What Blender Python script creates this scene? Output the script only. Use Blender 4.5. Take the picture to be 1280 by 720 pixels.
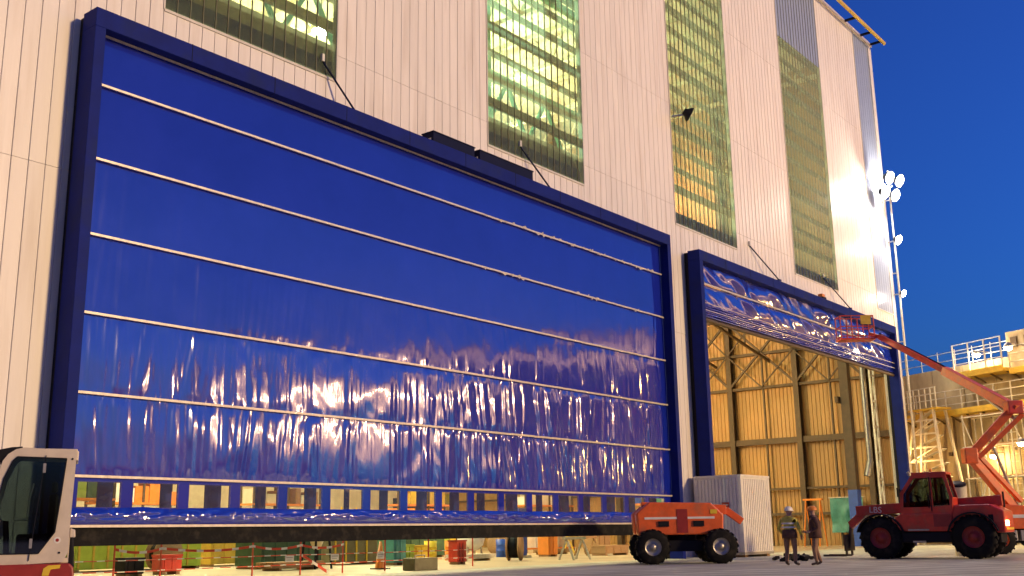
import bpy, bmesh, math, random
import numpy as np
from mathutils import Vector, Matrix
random.seed(7); np.random.seed(7)
R = math.radians
for o in list(bpy.data.objects): bpy.data.objects.remove(o, do_unlink=True)
S = bpy.context.scene
C = S.collection
# ------------------------------------------------------------------ camera
cd = bpy.data.cameras.new('camera'); cam = bpy.data.objects.new('camera', cd); C.objects.link(cam); S.camera = cam
cd.sensor_width = 36; cd.lens = 36*1326.86/1280; cd.clip_start = .1; cd.clip_end = 3000
r_ = Vector((0.625622, -0.779982, -0.015003)); u_ = Vector((-0.166445, -0.152245, 0.974227)); w_ = Vector((0.762163, 0.607000, 0.225072))
m = Matrix((r_, u_, -w_)).transposed().to_4x4(); m.translation = (0, -25, 1.2); cam.matrix_world = m
# ------------------------------------------------------------------ sky, sun, exposure (dusk)
KEY_AZ = R(-76)         # measured from +X, key light standing in for yard floodlights; sky's sun sits apart
W = bpy.data.worlds.new('World'); S.world = W; W.use_nodes = True
nt = W.node_tree; sk = nt.nodes.new('ShaderNodeTexSky'); sk.sky_type = 'NISHITA'; sk.sun_disc = False
sk.sun_elevation = R(-1.0); sk.sun_rotation = R(90)-(KEY_AZ+R(30)); sk.ozone_density = 5.5; sk.air_density = 1; sk.dust_density = 1.6
nt.links.new(sk.outputs[0], nt.nodes['Background'].inputs[0]); nt.nodes['Background'].inputs[1].default_value = .15
sd = bpy.data.lights.new('sun', 'SUN'); sun = bpy.data.objects.new('sun', sd); C.objects.link(sun)
sd.energy = .265; sd.angle = R(5); sd.color = (1, .66, .32)
el = R(14); sdir = Vector((math.cos(KEY_AZ)*math.cos(el), math.sin(KEY_AZ)*math.cos(el), math.sin(el)))
sun.rotation_euler = (-sdir).to_track_quat('-Z', 'Y').to_euler()
vs = S.view_settings; vs.view_transform = 'Standard'; vs.look = 'None'; vs.gamma = 1; vs.exposure = 3.4
try: vs.use_curve_mapping = False
except Exception: pass
S.render.engine = 'CYCLES'
# ------------------------------------------------------------------ materials
MATS = {}
def mat(name, col, rough=.5, metal=0, var=.12, scale=3, stretch=(1, 1, 1), bump=0, bscale=40, dirt=None, dirtamt=0, coat=0, ior=1.5, spec=.5, emit=None, estr=0, rvar=.1):
    if name in MATS: return MATS[name]
    M = bpy.data.materials.new(name); M.use_nodes = True; t = M.node_tree; N = t.nodes; L = t.links
    b = N['Principled BSDF']; b.inputs['Roughness'].default_value = rough; b.inputs['Metallic'].default_value = metal
    b.inputs['IOR'].default_value = ior; b.inputs['Specular IOR Level'].default_value = spec
    if coat: b.inputs['Coat Weight'].default_value = coat; b.inputs['Coat Roughness'].default_value = .08
    tc = N.new('ShaderNodeNewGeometry'); mp = N.new('ShaderNodeMapping'); mp.inputs['Scale'].default_value = stretch
    L.new(tc.outputs['Position'], mp.inputs[0])
    n = N.new('ShaderNodeTexNoise'); n.inputs['Scale'].default_value = scale; n.inputs['Detail'].default_value = 6; n.inputs['Roughness'].default_value = .65
    L.new(mp.outputs[0], n.inputs[0])
    rmp = N.new('ShaderNodeValToRGB'); L.new(n.outputs['Fac'], rmp.inputs[0])
    rmp.color_ramp.elements[0].position = .3; rmp.color_ramp.elements[1].position = .7
    rmp.color_ramp.elements[0].color = (*[c*(1-var) for c in col], 1); rmp.color_ramp.elements[1].color = (*[min(1, c*(1+var)) for c in col], 1)
    out = rmp.outputs[0]
    if dirt:
        n2 = N.new('ShaderNodeTexNoise'); n2.inputs['Scale'].default_value = scale*.7; n2.inputs['Detail'].default_value = 9
        mp2 = N.new('ShaderNodeMapping'); mp2.inputs['Location'].default_value = (13, 7, 3); mp2.inputs['Scale'].default_value = stretch
        L.new(tc.outputs['Position'], mp2.inputs[0]); L.new(mp2.outputs[0], n2.inputs[0])
        mr = N.new('ShaderNodeMapRange'); mr.inputs[1].default_value = .5; mr.inputs[2].default_value = .72; mr.inputs[4].default_value = dirtamt
        L.new(n2.outputs['Fac'], mr.inputs[0]); mx = N.new('ShaderNodeMix'); mx.data_type = 'RGBA'
        L.new(mr.outputs[0], mx.inputs[0]); L.new(out, mx.inputs[6]); mx.inputs[7].default_value = (*dirt, 1); out = mx.outputs[2]
    L.new(out, b.inputs['Base Color'])
    rr = N.new('ShaderNodeMapRange'); rr.inputs[3].default_value = max(.02, rough-rvar); rr.inputs[4].default_value = min(1, rough+rvar)
    L.new(n.outputs['Fac'], rr.inputs[0]); L.new(rr.outputs[0], b.inputs['Roughness'])
    if bump:
        nb = N.new('ShaderNodeTexNoise'); nb.inputs['Scale'].default_value = bscale; nb.inputs['Detail'].default_value = 5; L.new(mp.outputs[0], nb.inputs[0])
        bp = N.new('ShaderNodeBump'); bp.inputs['Strength'].default_value = bump; bp.inputs['Distance'].default_value = .02
        L.new(nb.outputs['Fac'], bp.inputs['Height']); L.new(bp.outputs[0], b.inputs['Normal'])
    if emit: b.inputs['Emission Color'].default_value = (*emit, 1); b.inputs['Emission Strength'].default_value = estr
    MATS[name] = M; return M
def glass(name, tint, refl=.12, rough=.05, base=None, opaq=0.0):
    M = bpy.data.materials.new(name); M.use_nodes = True; t = M.node_tree; N = t.nodes; L = t.links
    N.remove(N['Principled BSDF']); o = N['Material Output']
    tr = N.new('ShaderNodeBsdfTransparent'); g = N.new('ShaderNodeBsdfGlossy'); g.inputs['Roughness'].default_value = rough
    geo = N.new('ShaderNodeNewGeometry'); mp = N.new('ShaderNodeMapping'); mp.inputs['Scale'].default_value = (5, 5, .12)
    nz = N.new('ShaderNodeTexNoise'); nz.inputs['Scale'].default_value = 1.6; nz.inputs['Detail'].default_value = 4
    L.new(geo.outputs['Position'], mp.inputs[0]); L.new(mp.outputs[0], nz.inputs[0])
    cr = N.new('ShaderNodeValToRGB'); L.new(nz.outputs['Fac'], cr.inputs[0]); cr.color_ramp.elements[0].position = .3; cr.color_ramp.elements[1].position = .7
    cr.color_ramp.elements[0].color = (*[c*.9 for c in tint], 1); cr.color_ramp.elements[1].color = (*tint, 1); L.new(cr.outputs[0], tr.inputs[0])
    fr = N.new('ShaderNodeFresnel'); fr.inputs[0].default_value = 1.28 if name == 'pane' else 1.5
    ad = N.new('ShaderNodeMath'); ad.operation = 'MULTIPLY_ADD'; ad.inputs[1].default_value = 1-refl; ad.inputs[2].default_value = refl*.3; L.new(fr.outputs[0], ad.inputs[0])
    iv = N.new('ShaderNodeMath'); iv.operation = 'SUBTRACT'; iv.inputs[0].default_value = 1; L.new(geo.outputs['Backfacing'], iv.inputs[1])
    ml = N.new('ShaderNodeMath'); ml.operation = 'MULTIPLY'; L.new(ad.outputs[0], ml.inputs[0]); L.new(iv.outputs[0], ml.inputs[1])
    mx = N.new('ShaderNodeMixShader'); L.new(ml.outputs[0], mx.inputs[0]); L.new(tr.outputs[0], mx.inputs[1]); L.new(g.outputs[0], mx.inputs[2])
    last = mx.outputs[0]
    if name == 'pane':
        tl = N.new('ShaderNodeBsdfTranslucent'); tl.inputs[0].default_value = (.74, .95, .80, 1); m3 = N.new('ShaderNodeMixShader'); m3.inputs[0].default_value = .16; L.new(last, m3.inputs[1]); L.new(tl.outputs[0], m3.inputs[2]); last = m3.outputs[0]
    if opaq:
        d = N.new('ShaderNodeBsdfDiffuse'); d.inputs[0].default_value = (*base, 1); m2 = N.new('ShaderNodeMixShader'); m2.inputs[0].default_value = opaq
        L.new(last, m2.inputs[1]); L.new(d.outputs[0], m2.inputs[2]); last = m2.outputs[0]
    L.new(last, o.inputs[0]); MATS[name] = M; return M
def emis(name, col, st):
    M = bpy.data.materials.new(name); M.use_nodes = True; b = M.node_tree.nodes['Principled BSDF']
    b.inputs['Base Color'].default_value = (.9, .9, .85, 1); b.inputs['Emission Color'].default_value = (*col, 1); b.inputs['Emission Strength'].default_value = st; MATS[name] = M; return M
def stripe(name, ca, cb, freq, axis):
    M = mat(name, ca, .45); t = M.node_tree; N = t.nodes; L = t.links; g = N.new('ShaderNodeNewGeometry'); sp = N.new('ShaderNodeSeparateXYZ'); L.new(g.outputs['Position'], sp.inputs[0])
    a = N.new('ShaderNodeMath'); a.operation = 'MULTIPLY'; a.inputs[1].default_value = freq; L.new(sp.outputs[axis], a.inputs[0])
    f = N.new('ShaderNodeMath'); f.operation = 'FRACT'; L.new(a.outputs[0], f.inputs[0]); c = N.new('ShaderNodeMath'); c.operation = 'GREATER_THAN'; c.inputs[1].default_value = .62; L.new(f.outputs[0], c.inputs[0])
    mx = N.new('ShaderNodeMix'); mx.data_type = 'RGBA'; L.new(c.outputs[0], mx.inputs[0]); mx.inputs[6].default_value = (*ca, 1); mx.inputs[7].default_value = (*cb, 1); L.new(mx.outputs[2], N['Principled BSDF'].inputs['Base Color']); return M
mat('clad', (.80, .76, .70), .42, var=.05, scale=1.2, stretch=(3, 3, .25), dirt=(.46, .36, .25), dirtamt=.34, bump=.08, bscale=6)
mat('sky_tint_sheet', (.30, .36, .46), .35, var=.15, scale=2, stretch=(4, 4, .2), spec=.8)  # blue-grey stands in for sky reflected in unlit glazing
mat('flash', (.62, .58, .5), .4, var=.1)
mat('blue_steel', (.010, .020, .17), .55, spec=.06, var=.15, scale=1.5, dirt=(.02, .03, .08), dirtamt=.5, bump=.04, bscale=8)
mat('black', (.012, .012, .016), .6, spec=.15)
mat('dark_navy', (.010, .014, .045), .6, spec=.06)
mat('batten', (.70, .62, .48), .35, metal=.3, var=.15, scale=8)
mat('vinyl', (.011, .024, .35), .09, var=.10, scale=.5, ior=1.9, spec=.5, bump=.05, bscale=3, rvar=.03)
mat('vinyl_mid', (.011, .024, .36), .09, var=.10, scale=.6, ior=2.25, spec=.5, bump=.07, bscale=3, rvar=.03)
mat('vinyl_crisp', (.010, .026, .38), .085, var=.12, scale=.7, ior=2.75, spec=.5, bump=.12, bscale=4, stretch=(1.6, 1.6, .35), rvar=.03)
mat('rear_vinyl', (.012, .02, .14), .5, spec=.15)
mat('rubber', (.010, .010, .010), .75, spec=.12, var=.3, scale=6, dirt=(.10, .085, .06), dirtamt=.25, bump=.2, bscale=60)
mat('olive', (.16, .15, .08), .55, var=.2, dirt=(.08, .06, .03), dirtamt=.5)
mat('green_steel', (.10, .36, .22), .5, var=.12, dirt=(.1, .2, .1), dirtamt=.4)
mat('brown_steel', (.085, .055, .03), .6, var=.25, dirt=(.06, .04, .02), dirtamt=.5)
mat('cream', (.66, .60, .44), .55, var=.1, scale=.7, dirt=(.4, .32, .18), dirtamt=.4)
mat('inner_wall', (.46, .27, .10), .55, var=.12, scale=.6, stretch=(1, 1, .5), dirt=(.3, .2, .08), dirtamt=.5)
mat('concrete', (.54, .56, .45), .75, var=.28, scale=.55, stretch=(.45, 1.3, 1), dirt=(.30, .30, .22), dirtamt=.7, bump=.5, bscale=10)
mat('floor', (.44, .36, .24), .45, var=.2, scale=.5, dirt=(.22, .17, .1), dirtamt=.6, bump=.15, bscale=12)
mat('oldconc', (.42, .35, .22), .85, var=.30, scale=.6, stretch=(1, 1, .4), dirt=(.16, .11, .05), dirtamt=.85, bump=.6, bscale=5)
mat('red', (.62, .045, .022), .38, var=.18, scale=3, dirt=(.24, .13, .07), dirtamt=.55, coat=.3)
mat('orange_red', (.78, .13, .02), .42, var=.15, scale=3, dirt=(.34, .16, .08), dirtamt=.55, coat=.2)
mat('dred', (.30, .025, .018), .45, var=.2)
mat('cab_white', (.66, .58, .46), .4, var=.06, scale=4, dirt=(.4, .33, .24), dirtamt=.35, coat=.2)
mat('steel', (.42, .40, .36), .4, metal=.6, var=.2, scale=6)
mat('galv', (.62, .60, .52), .45, metal=.2, var=.15, scale=5, dirt=(.4, .32, .18), dirtamt=.4)
mat('yellow_paint', (.62, .42, .05), .5, var=.15, dirt=(.3, .2, .05), dirtamt=.4)
mat('yellow', (.75, .52, .03), .5, var=.1, dirt=(.4, .3, .05), dirtamt=.3)
mat('lime', (.38, .50, .05), .5, var=.15); mat('teal', (.06, .26, .24), .5, var=.2); mat('dgreen', (.05, .12, .06), .6, var=.3)
mat('white', (.78, .76, .70), .45, var=.06, dirt=(.5, .45, .35), dirtamt=.3); mat('orange', (.75, .24, .03), .5, var=.1)
mat('sky_blue', (.02, .08, .42), .45, var=.12); mat('wood', (.34, .20, .09), .65, var=.25, scale=5, stretch=(1, 6, 6))
mat('reflection_blue', (.05, .30, .75), .5, var=.15); mat('skin', (.42, .24, .17), .55, var=.06); mat('hivis', (.52, .45, .07), .7, var=.12, scale=9, bump=.3); mat('brown_cloth', (.09, .04, .028), .85, var=.2, scale=9, bump=.4)  # shed blue chosen to colour the fabric door's lower reflection
mat('tan_cloth', (.26, .15, .09), .85, var=.2, scale=9, bump=.4); mat('boot', (.04, .025, .018), .6)
stripe('tape', (.62, .06, .02), (.8, .75, .68), 1.6, 0); stripe('rodpaint', (.55, .05, .02), (.55, .10, .05), 1, 2)
glass('pane', (.92, .96, .84), .0, .12, (.5, .5, .38), .04)
glass('clear_vinyl', (.95, .94, .92), .06, .04, (.6, .55, .5), .05)
glass('cab_glass', (.50, .58, .58), .3, .03)
emis('glow_reflector', (1, .62, .52), .075); LAMP = emis('lamp_lens', (1, .90, .80), 30); emis('sodium', (1, .72, .35), 14); emis('hall_lamp', (1, .95, .70), 14); emis('tail', (1, .30, .12), 4)
def per_object(name, amt):
    t = MATS[name].node_tree; N = t.nodes; L = t.links; b = N['Principled BSDF']; src = b.inputs['Base Color'].links[0].from_socket
    oi = N.new('ShaderNodeObjectInfo'); mr = N.new('ShaderNodeMapRange'); mr.inputs[3].default_value = 1-amt; mr.inputs[4].default_value = 1+amt*.6; L.new(oi.outputs['Random'], mr.inputs[0])
    hs = N.new('ShaderNodeHueSaturation'); L.new(mr.outputs[0], hs.inputs['Value']); L.new(src, hs.inputs['Color']); L.new(hs.outputs[0], b.inputs['Base Color'])
def tracks(name):
    t = MATS[name].node_tree; N = t.nodes; L = t.links; b = N['Principled BSDF']; src = b.inputs['Base Color'].links[0].from_socket
    g = N.new('ShaderNodeNewGeometry'); mp = N.new('ShaderNodeMapping'); mp.inputs['Rotation'].default_value = (0, 0, R(-52)); L.new(g.outputs['Position'], mp.inputs[0])
    w = N.new('ShaderNodeTexWave'); w.inputs['Scale'].default_value = .22; w.inputs['Distortion'].default_value = 7; w.inputs['Detail'].default_value = 3; w.inputs['Detail Scale'].default_value = .35; L.new(mp.outputs[0], w.inputs[0])
    mr = N.new('ShaderNodeMapRange'); mr.inputs[1].default_value = .72; mr.inputs[2].default_value = .98; mr.inputs[4].default_value = .6; L.new(w.outputs['Fac'], mr.inputs[0])
    mx = N.new('ShaderNodeMix'); mx.data_type = 'RGBA'; L.new(mr.outputs[0], mx.inputs[0]); L.new(src, mx.inputs[6]); mx.inputs[7].default_value = (.17, .17, .13, 1); L.new(mx.outputs[2], b.inputs['Base Color'])
tracks('concrete')
per_object('clad', .05); per_object('oldconc', .12); per_object('inner_wall', .08)
# ------------------------------------------------------------------ mesh helpers
class MB:
    def __init__(s): s.v = []; s.f = []; s.mi = []; s.sm = []
    def add(s, vs, fs, k=0, smooth=False):
        o = len(s.v); s.v += [tuple(v) for v in vs]; s.f += [tuple(i+o for i in f) for f in fs]; s.mi += [k]*len(fs); s.sm += [smooth]*len(fs); return s
    def box(s, a, b, k=0):
        x0, y0, z0 = a; x1, y1, z1 = b
        return s.add([(x0,y0,z0),(x1,y0,z0),(x1,y1,z0),(x0,y1,z0),(x0,y0,z1),(x1,y0,z1),(x1,y1,z1),(x0,y1,z1)],
                     [(0,3,2,1),(4,5,6,7),(0,1,5,4),(1,2,6,5),(2,3,7,6),(3,0,4,7)], k)
    def bar(s, a, b, w, h=None, k=0, up=(0,0,1)):
        a = Vector(a); b = Vector(b); h = h or w; d = (b-a).normalized(); U = Vector(up)
        if abs(d.dot(U)) > .98: U = Vector((1,0,0))
        x = d.cross(U).normalized()*w/2; y = x.cross(d).normalized()*h/2
        vs = [p+i*x+j*y for p in (a, b) for i, j in ((-1,-1),(1,-1),(1,1),(-1,1))]
        return s.add(vs, [(0,1,2,3),(7,6,5,4),(0,4,5,1),(1,5,6,2),(2,6,7,3),(3,7,4,0)], k)
    def tube(s, a, b, r, r2=None, n=10, k=0, cap=True):
        a = Vector(a); b = Vector(b); r2 = r if r2 is None else r2; d = (b-a).normalized(); U = Vector((0,0,1)) if abs(d.z) < .95 else Vector((1,0,0))
        x = d.cross(U).normalized(); y = x.cross(d)
        vs = [p+q*(math.cos(t)*x+math.sin(t)*y) for p, q in ((a, r), (b, r2)) for t in [2*math.pi*i/n for i in range(n)]]
        s.add(vs, [(i,(i+1)%n,n+(i+1)%n,n+i) for i in range(n)], k, True)
        if cap: s.add(vs[:n], [tuple(range(n-1,-1,-1))], k); s.add(vs[n:], [tuple(range(n))], k)
        return s
    def path(s, pts, r, n=8, k=0):
        for a, b in zip(pts[:-1], pts[1:]): s.tube(a, b, r, n=n, k=k)
        return s
    def lathe(s, prof, org, axis=(0,0,1), n=20, k=0):
        A = Vector(axis).normalized(); U = Vector((0,0,1)) if abs(A.z) < .9 else Vector((1,0,0)); x = A.cross(U).normalized(); y = A.cross(x); org = Vector(org)
        vs = [org+A*h+r*(math.cos(t)*x+math.sin(t)*y) for r, h in prof for t in [2*math.pi*i/n for i in range(n)]]
        return s.add(vs, [(j*n+i, j*n+(i+1)%n, (j+1)*n+(i+1)%n, (j+1)*n+i) for j in range(len(prof)-1) for i in range(n)], k, True)
    def prism(s, poly, y0, y1, k=0):            # poly in (x,z)
        n = len(poly); vs = [(x, y0, z) for x, z in poly]+[(x, y1, z) for x, z in poly]
        return s.add(vs, [tuple(range(n)), tuple(range(2*n-1, n-1, -1))]+[(i, n+i, n+(i+1)%n, (i+1)%n) for i in range(n)], k)
    def plate(s, outer, holes, y0, y1, k=0):     # sheet with openings, in (x,z), of real thickness
        bm = bmesh.new()
        for loop in [outer]+holes:
            vs = [bm.verts.new((x, y0, z)) for x, z in loop]
            for a, b in zip(vs, vs[1:]+vs[:1]): bm.edges.new((a, b))
        bmesh.ops.triangle_fill(bm, use_beauty=True, use_dissolve=False, edges=bm.edges[:])
        bm.verts.index_update(); v = [tuple(q.co) for q in bm.verts]; f = [tuple(q.index for q in t.verts) for t in bm.faces]; bm.free()
        s.add(v, f, k); s.add([(x, y1, z) for x, _, z in v], [t[::-1] for t in f], k)
        for loop in [outer]+holes:
            n = len(loop); s.add([(x, y0, z) for x, z in loop]+[(x, y1, z) for x, z in loop], [(i, (i+1)%n, n+(i+1)%n, n+i) for i in range(n)], k)
        return s
    def mesh(s, name, mats):
        M = bpy.data.meshes.new(name); M.from_pydata(s.v, [], s.f); M.polygons.foreach_set('material_index', s.mi); M.polygons.foreach_set('use_smooth', s.sm)
        for q in (mats if isinstance(mats, (list, tuple)) else [mats]): M.materials.append(MATS[q] if isinstance(q, str) else q)
        bm = bmesh.new(); bm.from_mesh(M); bmesh.ops.recalc_face_normals(bm, faces=bm.faces[:]); bm.to_mesh(M); bm.free(); M.update(); return M
    def build(s, name, mats, parent=None, bevel=0):
        o = bpy.data.objects.new(name, s.mesh(name, mats)); C.objects.link(o); o.parent = parent
        if bevel:
            b = o.modifiers.new('bevel', 'BEVEL'); b.width = bevel; b.segments = 2; b.limit_method = 'ANGLE'; b.angle_limit = R(40)
        return o
def place(name, mesh, parent=None, loc=(0,0,0), rz=0):
    o = bpy.data.objects.new(name, mesh); C.objects.link(o); o.parent = parent; o.location = loc; o.rotation_euler.z = rz; return o
def tag(o, label, cat, group=None):
    o['label'] = label; o['category'] = cat
    if group: o['group'] = group
    return o
def thing(name, label, cat, loc=(0,0,0), rz=0, group=None):
    o = bpy.data.objects.new(name, None); C.objects.link(o); o.location = loc; o.rotation_euler.z = rz; o.empty_display_size = .2; return tag(o, label, cat, group)
def structure(o): o['kind'] = 'structure'; return o
def stuff(o): o['kind'] = 'stuff'; return o
def point(name, loc, power, col, r=.25, parent=None):
    d = bpy.data.lights.new(name, 'POINT'); d.energy = power*.54; d.color = col; d.shadow_soft_size = r; o = bpy.data.objects.new(name, d); C.objects.link(o); o.location = loc; o.parent = parent; return o
def noise1(x, seed, f):
    rs = np.random.RandomState(seed); t = rs.rand(4096)*2-1; q = np.asarray(x)*f+1000.3; i = np.floor(q).astype(int); a = q-i; a = a*a*(3-2*a); return t[i % 4096]*(1-a)+t[(i+1) % 4096]*a
def noise2(x, y, seed, f=1):
    rs = np.random.RandomState(seed); t = rs.rand(128, 128)*2-1; x = x*f+300.2; y = y*f+300.7; i = np.floor(x).astype(int); j = np.floor(y).astype(int); a = x-i; b = y-j; a = a*a*(3-2*a); b = b*b*(3-2*b)
    g = lambda p, q: t[p % 128, q % 128]
    return (g(i,j)*(1-a)+g(i+1,j)*a)*(1-b)+(g(i,j+1)*(1-a)+g(i+1,j+1)*a)*b
def grid_obj(name, X, Y, Z, m_, parent, thick=0):
    nz, nx = X.shape; v = np.stack([X, Y, Z], -1).reshape(-1, 3); idx = np.arange(nz*nx).reshape(nz, nx)
    f = np.stack([idx[:-1,:-1], idx[:-1,1:], idx[1:,1:], idx[1:,:-1]], -1).reshape(-1, 4)
    M = bpy.data.meshes.new(name); M.from_pydata(v.tolist(), [], f.tolist()); M.materials.append(MATS[m_]); M.polygons.foreach_set('use_smooth', [True]*len(f)); M.update()
    o = bpy.data.objects.new(name, M); C.objects.link(o); o.parent = parent
    if thick: q = o.modifiers.new('solid', 'SOLIDIFY'); q.thickness = thick; q.offset = 0
    return o
# ------------------------------------------------------------------ ground
def sheet(name, x0, x1, y0, y1, z, m_): return structure(MB().add([(x0,y0,z),(x1,y0,z),(x1,y1,z),(x0,y1,z)], [(0,1,2,3)]).build(name, m_))
sheet('ground', -900, 1100, -900, 1100, 0, 'concrete')
sheet('hall_floor', -12, 75.2, .3, 46, .004, 'floor')
# ------------------------------------------------------------------ the hall
MOD = .4364; X0 = 15.6; XE = 75.4; ZT = 36.8; ZS = 15.97
hall = thing('assembly_hall', 'tall hall clad in pale ribbed metal with glazed strips above blue fabric doors', 'building', (0,0,0))
STR = [0, 33, 66, 98, 129]
def strip_of(k):
    for i, s0 in enumerate(STR):
        if s0 <= k < s0+15: return i
    return None
bk = MB()       # liner behind the sheets
for a, b, c, d in [(-12,13.2,0,ZS),(42.2,45.2,0,ZS),(72.4,XE,0,ZS),(13.2,42.2,14.4,ZS),(45.2,72.4,14.4,ZS)]: bk.box((a,.09,c), (b,.2,d))
xs = [-12]+[v for s0 in STR for v in (X0+s0*MOD, min(XE, X0+(s0+15)*MOD))]
for i in range(0, len(xs)-1, 2): bk.box((xs[i],.09,ZS+.001), (xs[i+1],.2,ZT))
front = bk.build('front_wall', 'flash', hall)
def panel_mesh(h, far=False):
    b = MB(); w = MOD; d = .0; prof = [(0,.04),(.004,.0),(.012,-.007),(.022,-.007),(.03,.0),(.20,.0015),(w-.014,0),(w-.010,.04)]
    n = len(prof); b.add([(x,y,0) for x, y in prof]+[(x,y,h) for x, y in prof], [(i,(i+1)%n,n+(i+1)%n,n+i) for i in range(n)]+[tuple(range(n)), tuple(range(2*n-1,n-1,-1))]); return b
PM = {}
farb = MB()
def vert_spans(k):
    x = X0+k*MOD; xm = x+MOD/2; lo = 0
    if 13.2 < xm < 42.3 or 45.1 < xm < 72.5: lo = 14.25
    hi = ZT
    if strip_of(k) is not None: hi = ZS
    sp = []; cuts = [10.45, 16.9, 22.3, 28.9]; a = lo
    for c in cuts+[hi]:
        c = min(c, hi)
        if c-a > .5: sp.append((round(a, 3), round(c, 3))); a = c
    if sp and hi-a > .01: sp[-1] = (sp[-1][0], hi)
    return sp
for k in range(-46, 137):
    x = X0+k*MOD
    for a, b in vert_spans(k):
        h = round(b-a-.012, 3)
        if -22 <= k < 56 and h > 0:
            if h not in PM: PM[h] = panel_mesh(h).mesh('cladding_panel', 'clad')
            place('cladding_panel', PM[h], front, (x, random.uniform(-.003,.003), a+.012))
        else:
            p = panel_mesh(h); farb.add([(vx+x, vy+random.uniform(-.001,.001)*0, vz+a+.012) for vx, vy, vz in p.v], p.f)
stuff(farb.build('distant_cladding', 'clad', front))
# glazed strips
pane_h = ZT-ZS-.05
pm = MB().box((.02,.0,0), (MOD-.005,.025,pane_h)).mesh('pane', 'pane')
pm3 = MB().box((.02,.0,0), (MOD-.005,.025,31.4-ZS)).mesh('pane', 'pane')
gb = MB().box((-.011,-.015,0), (.011,.04,pane_h)).mesh('glazing_bar', 'olive')
for i, s0 in enumerate(STR):
    x = X0+s0*MOD; w = min(XE-.05, x+15*MOD)-x
    fr = MB().box((x,-.035,ZS-.06), (x+w,.05,ZS+.02)).box((x,-.03,ZT-.1), (x+w,.05,ZT)).box((x-.03,-.033,ZS), (x+.02,.2,ZT)).box((x+w-.02,-.033,ZS), (x+w+.03,.2,ZT)).build('window_strip', 'flash', hall)
    if i < 3:
        for k in range(15): place('pane', pm, fr, (x+k*MOD, .005, ZS+.02)); 
        for k in range(1, 15): place('glazing_bar', gb, fr, (x+k*MOD, 0, ZS+.021))
    elif i == 3:
        for k in range(15): place('pane', pm3, fr, (x+k*MOD, .005, ZS+.02))
        for k in range(1, 15): place('glazing_bar', gb, fr, (x+k*MOD, 0, ZS+.021))
        g = MB()
        for k in range(15): p = panel_mesh(ZT-31.45); g.add([(vx+x+k*MOD, vy+.01, vz+31.4) for vx, vy, vz in p.v], p.f)
        g.build('sky_tinted_sheeting', 'sky_tint_sheet', fr)
    else:
        g = MB()
        for k in range(7): p = panel_mesh(ZT-ZS-.1); g.add([(vx+x+k*MOD, vy+.01, vz+ZS+.02) for vx, vy, vz in p.v], p.f)
        g.build('sky_tinted_sheeting', 'sky_tint_sheet', fr)
# shell
MB().box((-12,0.2,ZT-.25), (XE,46,ZT)).build('roof', 'cream', hall)
MB().box((-12,46,0), (XE,46.2,ZT)).build('back_wall', 'cream', hall)
MB().box((-12.2,.2,0), (-12,46.2,ZT)).build('side_wall', 'cream', hall)
rw = MB().box((75.2,.2,0), (XE-.002,46,ZT)).build('side_wall', 'inner_wall', hall)
pw = MB(); prof = []
x = 0
pts = []
for i in range(8): pts += [(i*.31, 0), (i*.31+.20, 0), (i*.31+.225, .045), (i*.31+.285, .045)]
pts += [(2.48, 0)]
n = len(pts)
for hz, nm in ((7.5, 'a'), (5.2, 'b'), (24, 'c')):
    b = MB(); b.add([(-d_, q, 0) for q, d_ in pts]+[(-d_, q, hz-.03) for q, d_ in pts], [(i, i+1, n+i+1, n+i) for i in range(n-1)]); PM[nm] = b.mesh('wall_panel', 'inner_wall')
for j in range(12):
    for z0, nm in ((0, 'a'), (7.5, 'b'), (12.7, 'c')): place('wall_panel', PM[nm], rw, (75.15+random.uniform(-.01,.01), .5+j*2.5, z0))
MB().box((74.9,-.06,0), (XE+.02,.19,ZT)).box((XE-.05,-.05,0),(XE+.1,.3,ZT)).build('corner_trim', 'white', hall)
MB().box((-12,-.16,ZT-.02), (XE+.15,.4,ZT+.18)).build('eaves_trim', 'batten', hall)
g = MB().box((40,-1.1,ZT+.02), (XE+.5,-.92,ZT+.2)).build('gutter_rail', 'yellow_paint', hall)
for xx in (50, 55, 60, 65.3, 70.2, 73.2, 75.2): MB().box((xx,-.93,ZT+.03), (xx+.16,-.15,ZT+.17)).build('gutter_bracket', 'black', hall)
# inner frame: girts, columns, trusses
for i in range(18):
    z = 18.0+i*1.12; MB().box((-11,.42,z), (74.8,.62,z+.2+.12*(i % 3 == 0))).build('girt', 'olive', hall)
MB().box((-11,.45,16.0), (74.8,.85,16.85)).build('door_head_girder', 'dark_navy', hall)
MB().box((-11,.9,17.1), (37.5,1.3,17.75)).build('door_head_girder', 'olive', hall)
for xx in (-2, 12.4, 43.7):
    MB().box((xx-.3,.8,0), (xx+.3,1.5,ZT-.3)).build('column', 'green_steel', hall)
for xx in (33.2,):
    c = MB().box((xx-.22,2.6,15.5), (xx+.22,3.1,ZT-.3)).box((xx-.22,6.6,15.5), (xx+.22,7,ZT-.3))
    for i in range(7): z = 15.8+i*2.9; c.bar((xx,2.9,z), (xx,6.8,z+2.9), .22).bar((xx,2.9,z+2.9), (xx,6.8,z+2.9), .18)
    c.build('lattice_column', 'green_steel', hall)
for y, z in ((4.2, 19.2), (4.2, 27.5)):
    t = MB().box((-11,y-.15,z), (43,y+.15,z+.3)).box((-11,y-.15,z+2.6), (43,y+.15,z+2.95))
    for i in range(17): xx = -10+i*3; t.bar((xx,y,z+.2), (xx+1.5,y,z+2.7), .16).bar((xx+1.5,y,z+2.7), (xx+3,y,z+.2), .16)
    t.build('crane_girder', 'green_steel', hall)
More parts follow.
